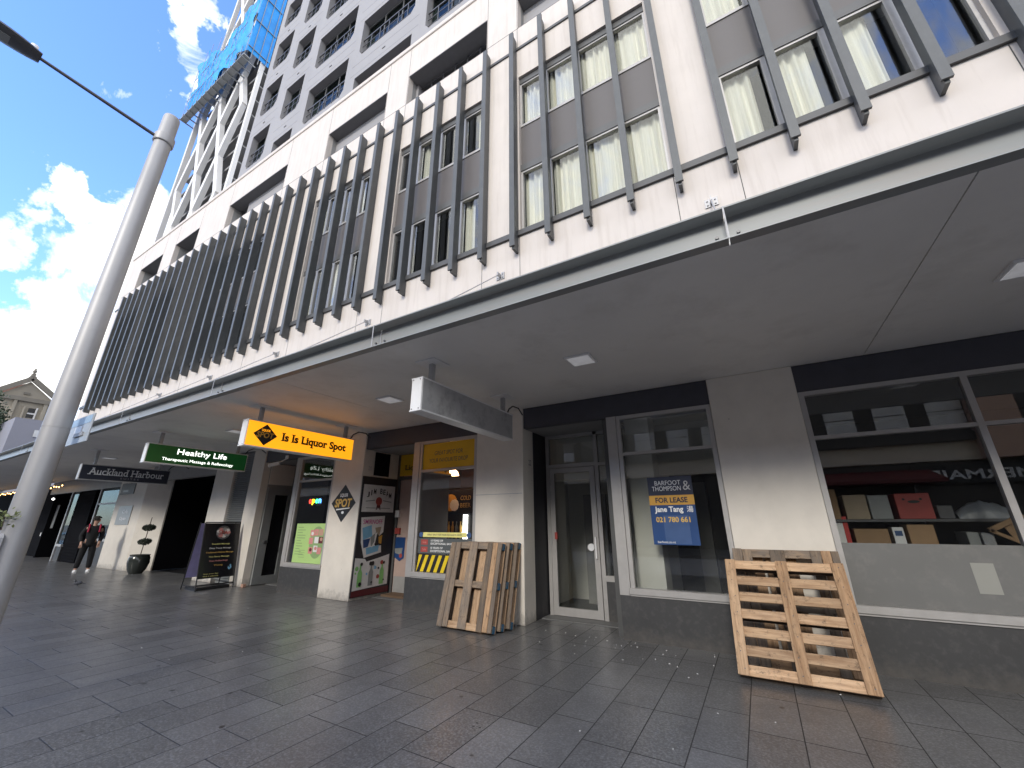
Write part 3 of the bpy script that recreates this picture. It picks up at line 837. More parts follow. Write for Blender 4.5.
# shop interiors -----------------------------------------------------
def room(x0, x1, yb, wall, floor='floor_grey', ceil=None, y0=6.46, zc=3.3):
    mb = MB()
    mb.box(x0, x1, yb, yb + .1, 0, zc); mb.box(x0, x0 + .04, y0 + .3, yb, 0, zc); mb.box(x1 - .04, x1, y0 + .3, yb, 0, zc)
    mb.box(x0 + .04, x1 - .04, y0, yb, zc - .04, zc)
    obj('shop_room', mb, wall, hotel)
    box('shop_floor', (x0 + .04, x1 - .04, 6.901, yb, -.1, .012), floor, hotel)
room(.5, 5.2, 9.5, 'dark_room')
box('side_shopfront', (5.903, 8.997, 6.35, 6.5, 0, SZ - .001), 'dado', hotel)
room(-3.75, .3, 8.9, 'pale_room', y0=7.3)
room(-7.85, -3.8, 10.2, 'pink_room', y0=7.5)
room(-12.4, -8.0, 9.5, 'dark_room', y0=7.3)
# inside the empty shop: a pale pillar, a downstand beam and a dark lobby behind
il = MB().box(-1.72, -1.33, 6.75, 7.2, .012, 3.25)
obj('inner_pillar', il, 'pale_room', hotel)
box('downstand_beam', (-3.7, .25, 7.7, 8.0, 2.35, 3.25), 'pale_room', hotel)
dkp = MB().box(-1.32, .2, 8.05, 8.15, .012, 2.4)
obj('dark_partition', dkp, 'black', hotel)
ip = MB().box(-3.2, -2.72, 8.5, 8.6, .012, 2.1)
obj('inner_panel', ip, 'facade_reveal', hotel)
rt_ = MB().box(-.95, -.72, 7.9, 8.04, .012, 2.2)
obj('inner_post', rt_, 'alu_dark', hotel)

# the dark entrance hall
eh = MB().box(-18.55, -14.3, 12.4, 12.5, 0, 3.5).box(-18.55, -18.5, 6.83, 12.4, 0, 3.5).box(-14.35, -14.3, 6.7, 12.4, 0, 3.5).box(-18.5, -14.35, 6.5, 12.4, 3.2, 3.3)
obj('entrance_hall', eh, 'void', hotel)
box('hall_floor', (-18.3, -14.35, 6.901, 12.4, -.1, .01), 'black', hotel)
es = panel('hall_sign', (-17.6, 8.9, 2.6), FRONT, 3.0, .9, .03, 'sign_navy', hotel)
text('hall_lettering', 'Auckland\nHarbour', (-17.5, 8.87, 2.6), FRONT, 1.5, mt='sign_grey', parent=es, serif=True)
panel('hall_notice', (-17.7, 8.9, 1.35), FRONT, 1.0, .35, .02, 'dark_room', hotel)
# far shops to the left of the wide pillar
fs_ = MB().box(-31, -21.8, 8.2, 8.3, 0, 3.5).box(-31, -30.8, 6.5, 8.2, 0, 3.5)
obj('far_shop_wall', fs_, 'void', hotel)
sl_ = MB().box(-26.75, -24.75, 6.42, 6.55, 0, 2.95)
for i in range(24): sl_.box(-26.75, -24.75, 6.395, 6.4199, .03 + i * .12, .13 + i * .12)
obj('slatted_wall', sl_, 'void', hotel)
gf = MB().box(-24.0, -23.9, 6.33, 6.42, 0, 2.95).box(-21.9, -21.81, 6.33, 6.42, 0, 2.95).box(-23.9, -21.9, 6.33, 6.42, .9, .99).box(-23.9, -21.9, 6.33, 6.42, 2.3, 2.36)
gw = obj('shop_window', gf, 'sign_grey', hotel)
box('pane', (-23.9, -21.9, 6.37, 6.376, .99, 2.95), 'glass_green', gw)
box('stall_riser', (-23.9, -21.9, 6.36, 6.45, 0, .9), 'dado', gw)
gf2 = MB().box(-27.6, -27.48, 6.33, 6.42, 0, 2.95).box(-27.48, -26.76, 6.33, 6.42, .6, .7)
gw2 = obj('shop_window', gf2, 'sign_grey', hotel)
box('pane', (-27.48, -26.76, 6.37, 6.376, .7, 2.95), 'glass_green', gw2)
box('stall_riser', (-27.48, -26.76, 6.36, 6.45, 0, .6), 'dado', gw2)

# ================================================================== tower over the podium
tower = empty('apartment_tower', (-8, 6.6, 17), 'grey concrete tower with rows of deep staggered openings rising behind the cream podium', 'tower')
TY = 6.66
COLS = [(-19.56, -17.99), (-17.13, -15.6), (-14.83, -12.03), (-11.35, -8.17), (-7.5, -4.55), (-3.76, -.64), (.1, 2.95)]
TZ0, TZ1, PI_ = 15.0, 38.5, 3.64
tw = MB()
ed = [-20.06] + [e for c in COLS for e in c] + [3.8]
for a, b in zip(ed[0::2], ed[1::2]): tw.box(a, b, TY, TY + .7, TZ0, TZ1)
ops = []
for ci, (a, b) in enumerate(COLS):
    z = 18.4 - PI_ if ci % 2 == 0 else 20.2 - PI_
    prev = TZ0; jn = MB()
    while z + 2.3 < TZ1:
        tw.box(a, b, TY, TY + .7, prev, z)
        c = .2
        tw.prism([(a, z), (a + c, z), (a, z + c * 1.6)], 'y', TY, TY + .69); tw.prism([(b, z), (b, z + c * 1.6), (b - c, z)], 'y', TY, TY + .69)
        jn.box(a - .3, b + .3, TY - .002, TY + .01, z - .5, z - .485); jn.box(a - .3, b + .3, TY - .002, TY + .01, z - 1.1, z - 1.085)
        jn.box((a + b) / 2 - .05, (a + b) / 2 + .12, TY - .02, TY + .01, z - .82, z - .78)
        ops.append((a, b, z)); prev = z + 2.3; z += PI_
    tw.box(a, b, TY, TY + .7, prev, TZ1)
    obj('panel_joint', jn, 'tower_soffit', tower)
obj('wall', tw, 'tower_paint', tower)
box('core', (-19.9, 3.7, TY + .72, 22, 14, TZ1), 'dark_room', tower)
for a, b, z in ops:
    f = MB().box(a, b, TY + .27, TY + .31, z, z + .1).box(a, b, TY + .27, TY + .31, z + 2.17, z + 2.3)
    n = max(2, round((b - a) / .95))
    for i in range(n + 1):
        x = a + (b - a) * i / n; f.box(x - .03, x + .03, TY + .27, TY + .31, z + .1, z + 2.17)
    wn = obj('window', f, 'alu_dark', tower)
    box('pane', (a, b, TY + .312, TY + .32, z, z + 2.3), 'glass_green', wn)
    rl = MB().box(a, b, TY + .10, TY + .14, z + 1.12, z + 1.18)
    for i in range(1, n * 2):
        x = a + (b - a) * i / (n * 2); rl.box(x - .018, x + .018, TY + .105, TY + .135, z, z + 1.12)
    for zz in (.38, .75): rl.box(a, b, TY + .11, TY + .13, z + zz, z + zz + .025)
    obj('railing', rl, 'lamp_dark', wn)
    box('upstand', (a, b, TY + .21, TY + .265, z + .15, z + .62), 'tower_paint', wn)

# ================================================================== unfinished tower far behind
st = empty('unfinished_tower', (-78, 24, 0), 'tall unfinished tower with a white diagonal steel frame and blue safety netting', 'tower')
SX0, SX1, SY = -88.5, -64.6, 20.0
HP, RS = 3.85, 10.0                       # half spacing of the lattice and its rise
fr = MB()
n0 = -82.2                                # a node line at z = 51.7
for i in range(-12, 16):
    xb = n0 + 2 * HP * i
    for s in (-1, 1):
        # each lattice line runs from z = 31.7 up; cut at the ends of the front
        za, zb = 21.7, 151.7
        x_at = lambda z: xb + s * (z - 51.7) * HP / RS
        pts = []
        z = za
        while z < zb:
            zn = z + RS
            p0, p1 = (x_at(z), z), (x_at(zn), zn)
            if SX0 - .1 <= p0[0] <= SX1 + .1 and SX0 - .1 <= p1[0] <= SX1 + .1:
                fr.beam((p0[0], SY + (.0 if s > 0 else .05), p0[1]), (p1[0], SY + (.0 if s > 0 else .05), p1[1]), 1.05, .8)
            z = zn
fr.box(SX0 - .4, SX0 + .4, SY - .3, SY + .5, 0, 150).box(SX1 - 1.0, SX1 - .3, SY + .3, SY + .9, 0, 150)
# side face of the lattice
for i in range(0, 13):
    z0 = 21.7 + RS * i
    fr.beam((SX0 - .05, SY, z0), (SX0 + .05, SY + 9 * (1 if i % 2 == 0 else 1), z0 + RS), .7, .7)
obj('steel_frame', fr, 'white_steel', st)
sl2 = MB()
for i in range(42):
    z = 12 + 3.6 * i
    sl2.box(SX0 + .8, SX1 - .8, SY + 1.0, SY + 16, z, z + .3)
    sl2.box(SX0 + .6, SX1 - .6, SY + .9, SY + 1.0, z - .15, z + .35)
for x in range(-86, -65, 5): sl2.box(x - .35, x + .35, SY + 3, SY + 3.7, 0, 150)
obj('floor_slab', sl2, 'slab_grey', st)
box('core', (-82, SX1 - 3, SY + 6, SY + 15, 0, 155), 'core_dark', st)
def netting(pts, y, mt='net_blue'):
    """sheet of netting over a scaffold, gently puckered"""
    (xa, za), (xb, zb), (xc, zc), (xd, zd) = pts; n = 30; vs = []
    for jy in range(n + 1):
        for i in range(n + 1):
            a, b = i / n, jy / n
            x = (xa * (1 - a) + xb * a) * (1 - b) + (xd * (1 - a) + xc * a) * b
            z = (za * (1 - a) + zb * a) * (1 - b) + (zd * (1 - a) + zc * a) * b + (b ** 3) * 2.2 * noise.noise(Vector((x * .4, 7, y)))
            vs.append((x, y + 1.1 * noise.noise(Vector((x * .4, z * .25, y))) + .4 * noise.noise(Vector((x * 1.1, z * .7, y))), z))
    fs = [(jy * (n + 1) + i, jy * (n + 1) + i + 1, (jy + 1) * (n + 1) + i + 1, (jy + 1) * (n + 1) + i) for jy in range(n) for i in range(n)]
    mb = MB().add(vs, fs); mb.add([(x, y_ + .06, z) for x, y_, z in vs], [f[::-1] for f in fs])
    return obj('safety_net', mb, mt, st, smooth=50)
netting([(-88.6, 80.5), (-76.6, 81.6), (-75.6, 92.5), (-88.8, 99.4)], 17.9)
netting([(-77.2, 81.2), (-64.8, 83.4), (-64.8, 104), (-75.5, 93.5)], 17.6, 'net_cyan')
sn = MB(); ln = []
for jy in range(9):
    for i in range(7): ln.append((-64.7 + .12 * noise.noise(Vector((i, jy, 3.0))), 17.65 + i * .62, 81.5 + jy * 2.8))
sn.add(ln, [(jy * 7 + i, jy * 7 + i + 1, (jy + 1) * 7 + i + 1, (jy + 1) * 7 + i) for jy in range(8) for i in range(6)])
obj('safety_net', sn, 'net_blue', st)
pf = MB().box(-88.8, -64.8, 17.4, 18.5, 80.05, 80.3)
for i in range(14): pf.box(-88.8 + i * 1.8, -88.68 + i * 1.8, 17.2, 19.7, 79.75, 79.99)
rr_ = random.Random(17)
for i in range(13):
    x = -88.6 + i * 1.98
    pf.cyl((x, 17.5, 80.3), (x, 17.5, rr_.uniform(93, 100) if x < -76 else rr_.uniform(96, 104)), .045, n=6)
for z in (85, 91): pf.cyl((-88.7, 17.45, z), (-64.8, 17.45, z + .6), .04, n=6)
for z in (82.5, 89.5, 96.5): pf.box(-64.66, -64.5, 17.6, 21.2, z, z + .09)
for yy in (18.4, 19.6, 20.8): pf.box(-64.66, -64.52, yy, yy + .07, 80, 104)
obj('scaffold_deck', pf, 'plastic_grey', st)
# ================================================================== buildings at the left end of the street
pb = empty('rendered_building', (-50, 9, 0), 'plain lilac grey rendered block beyond the end of the cream podium', 'building')
obj('wall', MB().box(-62, -45, 6.13, 16, 4.0, 8.85).box(-62, -31.3, 6.9, 16, 0, 4.0), 'lilac_render', pb)
obj('window', MB().box(-44.999, -44.95, 7.25, 7.55, 7.6, 8.1), 'opp_window', pb)
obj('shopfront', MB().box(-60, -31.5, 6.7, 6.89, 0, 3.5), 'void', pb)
ch = empty('stone_church', (-104, 14, 0), 'old stone gabled building with a cross shaped finial at the far end of the street', 'building')
def cz(z): return (z - 1.55) * 1.4286 + 1.55
def cy(y): return y * 1.4286
X0 = -100.0
obj('wall', MB().box(-116, X0, cy(7.6), cy(12.2), 0, cz(15.1)).prism([(cy(7.75), cz(15.15)), (cy(12.0), cz(15.15)), (cy(9.6), cz(17.1))], 'x', -116, X0), 'stone', ch)
obj('cornice', MB().box(-116, X0 + .5, cy(7.4), cy(12.35), cz(14.75), cz(15.2)).beam((X0 + .3, cy(7.4), cz(15.4)), (X0 + .3, cy(9.6), cz(17.45)), .5, .7)
    .beam((X0 + .3, cy(12.25), cz(15.4)), (X0 + .3, cy(9.6), cz(17.45)), .5, .7), 'stone_dark', ch)
rf = obj('roof', MB().prism([(cy(7.0), cz(15.3)), (cy(9.6), cz(17.35)), (cy(12.5), cz(15.3))], 'x', -135, -104), 'roof_tile', ch)
obj('finial', MB().box(X0 - 1, X0 + .4, cy(9.35), cy(9.85), cz(17.3), cz(17.75)).box(X0 - .8, X0 + .2, cy(9.45), cy(9.75), cz(17.75), cz(18.1)).cyl((X0 - .3, cy(9.6), cz(18.1)), (X0 - .3, cy(9.6), cz(18.75)), .12)
    .box(X0 - .45, X0 - .15, cy(9.45), cy(9.75), cz(18.35), cz(18.5)).ball((X0 - .3, cy(9.6), cz(18.4)), .25, .25, .3), 'stone_dark', ch)
cw = MB()
obj('pilaster', MB().box(X0, X0 + .4, cy(8.9), cy(9.15), 0, cz(14.75)).box(X0, X0 + .4, cy(11.2), cy(11.5), 0, cz(14.75)).box(X0, X0 + .4, cy(9.75), cy(9.9), 0, cz(14.2)), 'stone', ch)
wn = obj('window', MB().box(X0, X0 + .1, cy(10.2), cy(10.75), cz(13.0), cz(14.1)), 'black_gloss', ch)
obj('frame', MB().box(X0 + .1, X0 + .25, cy(10.75), cy(10.88), cz(12.9), cz(14.2)).box(X0 + .1, X0 + .2, cy(10.2), cy(10.75), cz(13.4), cz(13.55)), 'white_steel', wn)
obj('vent', MB().box(X0, X0 + .2, cy(9.4), cy(9.9), cz(15.55), cz(15.8)), 'stone_dark', ch)

# ================================================================== low buildings across the street (seen in the shop glass)
ob = empty('street_terrace', (0, -15, 0), 'low brown terrace with a row of sash windows across the street', 'building')
obj('wall', MB().box(-60, 45, -25, -15, 4.3, 8.6).box(-60, 45, -25, -15.3, 0, 4.3), 'opp_wall', ob)
obj('cornice', MB().box(-60, 45, -15.0, -14.6, 8.0, 8.9).box(-60, 45, -15.0, -14.75, 5.2, 5.6), 'opp_dark', ob)
obj('brown_bay', MB().box(9.6, 11.2, -15, -14.5, 4.3, 8.75).box(14, 25, -15, -14.5, 4.3, 8.75), 'opp_brown', ob)
obj('window_band', MB().box(-60, 45, -14.992, -14.97, 5.62, 7.99), 'opp_dark', ob)
for i in range(30):
    x = -45.7 + i * 2.1
    if 9.4 < x < 11.4 or x > 14: continue
    wn = obj('window', MB().box(x - .65, x + .65, -14.969, -14.93, 6.75, 7.7), 'opp_window', ob)
    box('lower_sash', (x - .65, x + .65, -14.969, -14.945, 5.95, 6.7), 'opp_window', wn)
obj('shop_base', MB().box(-60, 45, -15.3, -15.1, 0, 4.25), 'opp_dark', ob)
aw = obj('awning', MB().prism([(-15.1, 3.95), (-12.9, 3.35), (-12.9, 3.2), (-15.1, 3.2)], 'x', 2.6, 7.6), 'maroon', ob)
sg = obj('fascia_board', MB().box(7.0, 16, -15.1, -14.95, 3.2, 4.1), 'black', ob)
text('lettering', 'THE MERMAID', (10.2, -14.945, 3.62), BACK, 5.6, .45, 'silver_letter', sg, bold=.02)

# ================================================================== tree by the far kerb
tr = empty('street_tree', (-50, 3.7, 0), 'dark leafy street tree at the left edge beyond the lamp post', 'tree')
tk = MB().cyl((-50, 3.7, -.02), (-50, 3.8, 4.0), .28, .2, 10)
for dx, dy, dz in ((1.5, 1.6, 4), (-1.6, 1, 4), (.5, -1.8, 3.6), (-.4, 2.6, 3.2), (1.8, -.6, 3.2)): tk.cyl((-50, 3.8, 3.8), (-50 + dx, 3.8 + dy * .8, 3.8 + dz), .13, .04, 7)
obj('trunk', tk, 'bark', tr)
rr = random.Random(5); lf = MB()
CL = [(Vector((-50 + rr.uniform(-2.4, 2.4), 3.9 + rr.uniform(-3, 1.8), 7.6 + rr.uniform(-2.3, 3.0))), rr.uniform(.6, 1.2)) for _ in range(34)] + [(Vector((-50 + rr.uniform(-1.5, 1.5), rr.uniform(4.8, 6.0), rr.uniform(6.5, 10.3))), rr.uniform(.5, .9)) for _ in range(14)]
for c, r in CL:
    for _ in range(110):
        d = Vector((rr.gauss(0, 1), rr.gauss(0, 1), rr.gauss(0, 1))).normalized() * r * rr.uniform(.5, 1.05)
        p = c + d; a = Vector((rr.gauss(0, 1), rr.gauss(0, 1), rr.gauss(0, 1))).normalized(); b = a.orthogonal().normalized(); s_ = rr.uniform(.08, .16)
        lf.add([p - a * s_, p + b * s_ * .5, p + a * s_, p - b * s_ * .5], [(0, 1, 2, 3)])
obj('crown', lf, 'leaf', tr)

# ================================================================== street lamp and its name plate
px, py = -5.97, 1.095
lamp = empty('street_lamp', (px, py, 0), 'tall round galvanised lamp post leaning into view at the left, thin arm at its top', 'street lamp')
obj('pole', MB().lathe((px, py, 0), [(.106, -.01), (.103, 2.455), (.1, 2.456), (.1, 2.464), (.1025, 2.465), (.0885, 6.72), (.083, 6.75)], 36), 'galv', lamp, smooth=25)
obj('collar', MB().lathe((px, py, 6.28), [(.1, 0), (.108, .01), (.108, .12), (.1, .13)], 28), 'galv', lamp, smooth=30)
obj('arm', MB().cyl((px, py - .09, 6.345), (px, -.10, 6.39), .022, .018, 12), 'lamp_dark', lamp, smooth=40)
hd_ = MB(); n = 9; vs = []
for i in range(n + 1):
    t = i / n; y = -.03 - t * .72; wdt = .035 + .10 * math.sin(math.pi * min(1, .12 + t * .95)) ** .7; th = .03 + .035 * math.sin(math.pi * (.1 + t * .85)); zc_ = 6.385 + .035 * t
    for a in range(12):
        q = 2 * math.pi * a / 12; vs.append((px + wdt * math.cos(q), y, zc_ + th * math.sin(q) * (1 if math.sin(q) > 0 else .55)))
fs = [(i * 12 + a, i * 12 + (a + 1) % 12, (i + 1) * 12 + (a + 1) % 12, (i + 1) * 12 + a) for i in range(n) for a in range(12)] + [tuple(range(12))[::-1], tuple(range(n * 12, n * 12 + 12))]
lh = obj('lamp_head', hd_.add(vs, fs), 'lamp_dark', lamp, smooth=40)
obj('sensor', MB().cyl((px, -.10, 6.40), (px, -.10, 6.50), .034, .03, 12), 'opal', lh, smooth=40)
obj('lens', MB().box(px - .06, px + .06, -.62, -.25, 6.36, 6.372), 'plastic_grey', lh)
obj('access_hatch', MB().prism([(px + .04 + .06 * math.cos(t) - .0, 1.28 + (.13 if math.sin(t) > 0 else -.13) + .06 * math.sin(t)) for t in [i * math.pi / 8 for i in range(16)]], 'y', py - .108, py - .085), 'sign_grey', lamp)
np_ = empty('street_name_plate', (-6.58, 1.27, 2.33), 'pale blue grey street plate fixed behind the lamp post', 'sign')
box('plate', (-7.5, -5.65, 1.262, 1.274, 2.33, 2.62), 'plate_grey', np_, bev=.003)
box('blue_band', (-6.35, -5.68, 1.2595, 1.2615, 2.53, 2.605), 'plate_blue', np_)
box('white_patch', (-6.12, -5.9, 1.2592, 1.2612, 2.42, 2.515), 'white_paint', np_)
box('clamp', (-6.06, -5.8, 1.25, 1.2615, 2.40, 2.44), 'galv', np_)
iv = empty('leafy_sprig', (px, .98, 1.62), 'small pale green sprig clinging to the lamp post', 'plant')
lf = MB(); rr = random.Random(11)
for i in range(60):
    a = rr.uniform(-2.4, -.3); rad = .11 + rr.uniform(.0, .05); c = Vector((px + rad * math.cos(a) + .02, py + rad * math.sin(a), 1.60 + rr.gauss(0, .035)))
    d = Vector((rr.gauss(0, 1), rr.gauss(0, 1), rr.gauss(0, 1))).normalized(); b = d.orthogonal().normalized(); s_ = rr.uniform(.012, .026)
    lf.add([c - d * s_, c + b * s_ * .5, c + d * s_, c - b * s_ * .5], [(0, 1, 2, 3)])
obj('leaves', lf, 'leaf_pale', iv)
obj('stem', MB().tube([(px + .05, py - .11, 1.5), (px + .06, py - .115, 1.57), (px + .03, py - .12, 1.65)], .004, 5), 'bark', iv)

# ================================================================== signs hung under the canopy
def hanging_sign(x, y0, y1, z0, z1, label, face, end='white_paint', stems=(3.75, 5.5), th=.17, sx=None):
    sg = empty('hanging_sign', (x, (y0 + y1) / 2, z0), label, 'sign', 'box signs hung under the canopy')
    h = th / 2; e = .02
    box('casing', (x - h, x + h, y0, y1, z0, z1), end, sg, bev=.006)
    fm = MB()
    for s in (-1, 1):
        a, b = sorted((x + s * (h + .0005), x + s * (h + .005)))
        fm.box(a, b, y0 + e, y1 - e, z0 + e, z1 - e)
    obj('face', fm, face, sg)
    tr_ = MB()
    for z in (z0, z1 - e): tr_.box(x - h - .008, x - h - .0005, y0, y1, z, z + e).box(x + h + .0005, x + h + .008, y0, y1, z, z + e)
    obj('edge_trim', tr_, end, sg)
    for yy in stems:
        xx = sx or x
        obj('hanger', MB().box(xx - .03, xx + .03, yy - .03, yy + .03, z1, SZ).box(xx - .05, xx + .05, yy - .06, yy + .06, z1 - .001, z1 + .012), 'sign_grey', sg)
        box('ceiling_plate', (xx - .16, xx + .16, yy - .16, yy + .16, SZ - .018, SZ), 'white_paint', sg, bev=.004)
    obj('screw', MB().cyl((x - .055, y0 - .001, z0 + .03), (x - .055, y0 - .004, z0 + .03), .008, n=8).cyl((x + .055, y0 - .001, z0 + .03), (x + .055, y0 - .004, z0 + .03), .008, n=8)
        .cyl((x - .055, y0 - .001, z1 - .03), (x - .055, y0 - .004, z1 - .03), .008, n=8).cyl((x + .055, y0 - .001, z1 - .03), (x + .055, y0 - .004, z1 - .03), .008, n=8), 'lamp_dark', sg)
    cb_ = MB().tube([(x, y1 - .05, z1), (x, y1 + .02, z1 + .12), (x, y1 + .15, z1 + .2), (x, y1 + .35, z1 + .21), (x, min(6.29, y1 + .5), z1 + .12)], .012, 6)
    obj('cable', cb_, 'black', sg)
    return sg


hanging_sign(-3.39, 3.46, 5.68, 2.83, 3.265, 'blank scuffed white box sign hanging in front of the bare column', 'sign_grey', stems=(3.72, 5.5))
s2 = hanging_sign(-7.43, 3.52, 5.74, 2.80, 3.27, 'glowing orange box sign with black lettering and a diamond badge', 'lit_orange', stems=(3.76, 5.56))
fx = -7.43 + .085 + .006
text('lettering', 'Is Is Liquor Spot', (fx, 4.85, 3.03), SIDE, 1.38, .20, 'black', s2, bold=.04, serif=True)
bd = shape('badge', [(0, .19), (.21, 0), (0, -.19), (-.21, 0)], (fx, 3.85, 3.035), SIDE, 'black', s2, t=.001)
text('badge_top', 'LIQUOR', (fx + .005, 3.85, 3.11), SIDE, .15, .05, 'lit_orange', s2, bold=.02)
text('badge_word', 'SPOT', (fx + .005, 3.85, 3.03), SIDE, .31, .10, 'amber', s2, bold=.03, shear=.15)
s3 = hanging_sign(-11.57, 3.56, 5.69, 2.83, 3.27, 'dark green box sign with bright white lettering', 'sign_green', stems=(3.8, 5.46))
fx = -11.57 + .085 + .006
text('lettering', 'Healthy Life', (fx, 4.66, 3.12), SIDE, 1.06, .165, 'lit_letter', s3, bold=.006)
text('small_lettering', 'Therapeutic Massage & Reflexology', (fx, 4.62, 2.94), SIDE, 1.50, .085, 'lit_letter', s3)
s4 = hanging_sign(-15.93, 3.63, 5.66, 2.70, 3.125, 'dark navy box sign with pale serif lettering', 'sign_navy', end='sign_grey', stems=(3.9, 5.4))
fx = -15.93 + .085 + .006
text('lettering', 'Auckland Harbour', (fx, 4.66, 2.945), SIDE, 1.70, .19, 'silver_letter', s4, bold=.012, serif=True)
text('small_lettering', 'SUITES', (fx, 4.72, 2.79), SIDE, .42, .045, 'sign_grey', s4, spacing=1.6)

# square lights in the canopy ceiling
LB = {2.3: 'nearest square canopy light, cut by the right edge of the picture', -1.65: 'square canopy light above the empty shop with the blue poster',
      -5.1: 'square canopy light between the blank white sign and the glowing orange sign', -9.97: 'square canopy light just above the glowing orange sign',
      -17.6: 'farthest square canopy light above the dark navy sign'}
pl_ = None
for x, lb in LB.items():
    if pl_ is None:
        pl_ = empty('canopy_light', (x, 4.6, SZ), lb, 'ceiling light', 'square lights in the canopy ceiling')
        box('light_frame', (x - .17, x + .17, 4.43, 4.77, SZ - .022, SZ), 'white_paint', pl_, bev=.004)
        box('diffuser', (x - .14, x + .14, 4.46, 4.74, SZ - .026, SZ - .0225), 'opal', pl_)
    else:
        q = dup(pl_, loc=(x, 4.6, SZ)); q['label'] = lb

# ================================================================== signs, posters and stickers on the shops
def top_panel(name, at, frame, w_, h_, t_, mt, label, cat='sign', group=None):
    o = panel(name, at, frame, w_, h_, t_, mt); tag(o, label, cat, group); return o


# the empty shop
e = empty('lease_poster', (-1.05, 6.345, 1.24), 'navy and blue poster with an amber stripe inside the shop to let', 'poster')
panel('board', (-1.05, 6.3515, 1.705), FRONT, .615, .935, .004, 'royal', e)
panel('top_block', (-1.05, 6.3475, 2.03), FRONT, .615, .285, .002, 'navy', e)
panel('amber_stripe', (-1.05, 6.3473, 1.842), FRONT, .615, .135, .002, 'amber', e)
panel('pale_block', (-1.02, 6.3474, 1.44), FRONT, .34, .38, .0012, 'royal_pale', e)
text('lettering', 'BARFOOT', (-1.075, 6.3452, 2.085), FRONT, .36, .065, 'silver_letter', e)
text('lettering', 'THOMPSON', (-1.10, 6.3452, 2.005), FRONT, .40, .065, 'silver_letter', e)
text('ampersand', '&', (-.82, 6.3452, 2.04), FRONT, .10, .13, 'sign_grey', e)
text('lettering', 'FOR LEASE', (-1.05, 6.345, 1.842), FRONT, .44, .075, 'navy', e, bold=.03)
text('lettering', 'Jane Tang', (-1.10, 6.3474, 1.705), FRONT, .39, .10, 'white_letter', e, bold=.03)
text('lettering', '湯', (-.815, 6.3474, 1.715), FRONT, .085, .085, 'white_letter', e, bold=.01)
text('lettering', '021 780 661', (-1.06, 6.3474, 1.575), FRONT, .46, .075, 'gold', e, bold=.025)
text('lettering', 'barfoot.co.nz', (-1.18, 6.3474, 1.275), FRONT, .24, .03, 'white_letter', e)
tag(text('door_number', '22', (-3.459, 6.56, 2.58), SIDE, .10, .10, 'lamp_dark'), 'small dark house number on the reveal beside the empty shop doorway', 'number')
tag(text('door_number', '20', (-7.639, 6.5, 2.75), SIDE, .10, .10, 'sign_grey'), 'faint house number on the reveal above the torn drink posters', 'number')

# liquor shop window
yp = empty('transom_sign', (-5.2, 6.345, 2.59), 'wide yellow sign over the liquor window with two lines of dark capitals', 'sign')
panel('board', (-5.205, 6.351, 2.845), FRONT, 1.33, .52, .004, 'yellow_panel', yp)
text('lettering', 'GREAT SPOT FOR', (-5.2, 6.3468, 2.90), FRONT, .72, .085, 'lamp_dark', yp, shear=.12)
text('lettering', 'YOUR FAVOURITE DROP', (-5.2, 6.3468, 2.75), FRONT, .98, .085, 'lamp_dark', yp, shear=.12)
yp2 = empty('door_sign', (-6.9, 7.39, 2.64), 'small yellow sign over the liquor shop doorway, half hidden by the post', 'sign')
panel('board', (-6.82, 7.399, 2.905), FRONT, 1.50, .52, .012, 'yellow_panel', yp2)
text('lettering', 'Is Is', (-6.82, 7.386, 3.02), FRONT, .42, .14, 'black', yp2, bold=.02, serif=True)
text('lettering', 'Liquor Spot', (-6.82, 7.386, 2.82), FRONT, 1.15, .16, 'black', yp2, bold=.02, serif=True)
hz = empty('hazard_sticker', (-5.25, 6.345, .665), 'yellow and black striped band along the bottom of the liquor window', 'sticker')
panel('band', (-5.2, 6.3515, .815), FRONT, 1.32, .30, .003, 'black', hz)
sh = MB()
for i in range(9):
    x = -5.93 + i * .165
    c = [(x, .668), (x + .08, .668), (x + .2, .962), (x + .12, .962)]
    c = [(min(max(a, -5.858), -4.542), b) for a, b in c]
    sh.add([(a, 6.3478, b) for a, b in c], [(0, 1, 2, 3)])
obj('stripe', sh, 'yellow', hz)
gs = empty('promo_sticker', (-5.2, 6.345, 1.0), 'dark grey band with two red tags above the hazard stripes', 'sticker')
panel('band', (-5.2, 6.3515, 1.125), FRONT, 1.30, .27, .003, 'sticker_grey', gs)
for z in (1.19, 1.06):
    tg_ = panel('tag', (-5.69, 6.348, z), FRONT, .17, .095, .001, 'red_dull', gs)
    text('tag_word', 'Sale', (-5.69, 6.3465, z), FRONT, .10, .04, 'pink', gs, shear=.2)
    text('lettering', '10 YEARS OF', (-5.53, 6.348, z + .03), FRONT, .30, .036, 'white_letter', gs, align='L', bold=.02)
    text('lettering', 'EXCEPTIONAL SAVINGS', (-5.53, 6.348, z - .025), FRONT, .62, .036, 'white_letter', gs, align='L', bold=.02)
ys = empty('strip_sticker', (-5.2, 6.345, 1.29), 'thin pale yellow strip with fine print across the liquor window', 'sticker')
panel('strip', (-5.21, 6.3515, 1.325), FRONT, 1.06, .085, .003, 'yellow_pale', ys)
text('lettering', 'GREAT SPOT FOR YOUR FAVOURITE DROP', (-5.21, 6.348, 1.325), FRONT, .84, .028, 'lamp_dark', ys, bold=.01)
for s, x in ((-1, -5.79), (1, -4.63)): obj('blue_end', MB().cyl((x, 6.351, 1.325), (x, 6.347, 1.325), .05, n=14), 'royal_pale', ys)
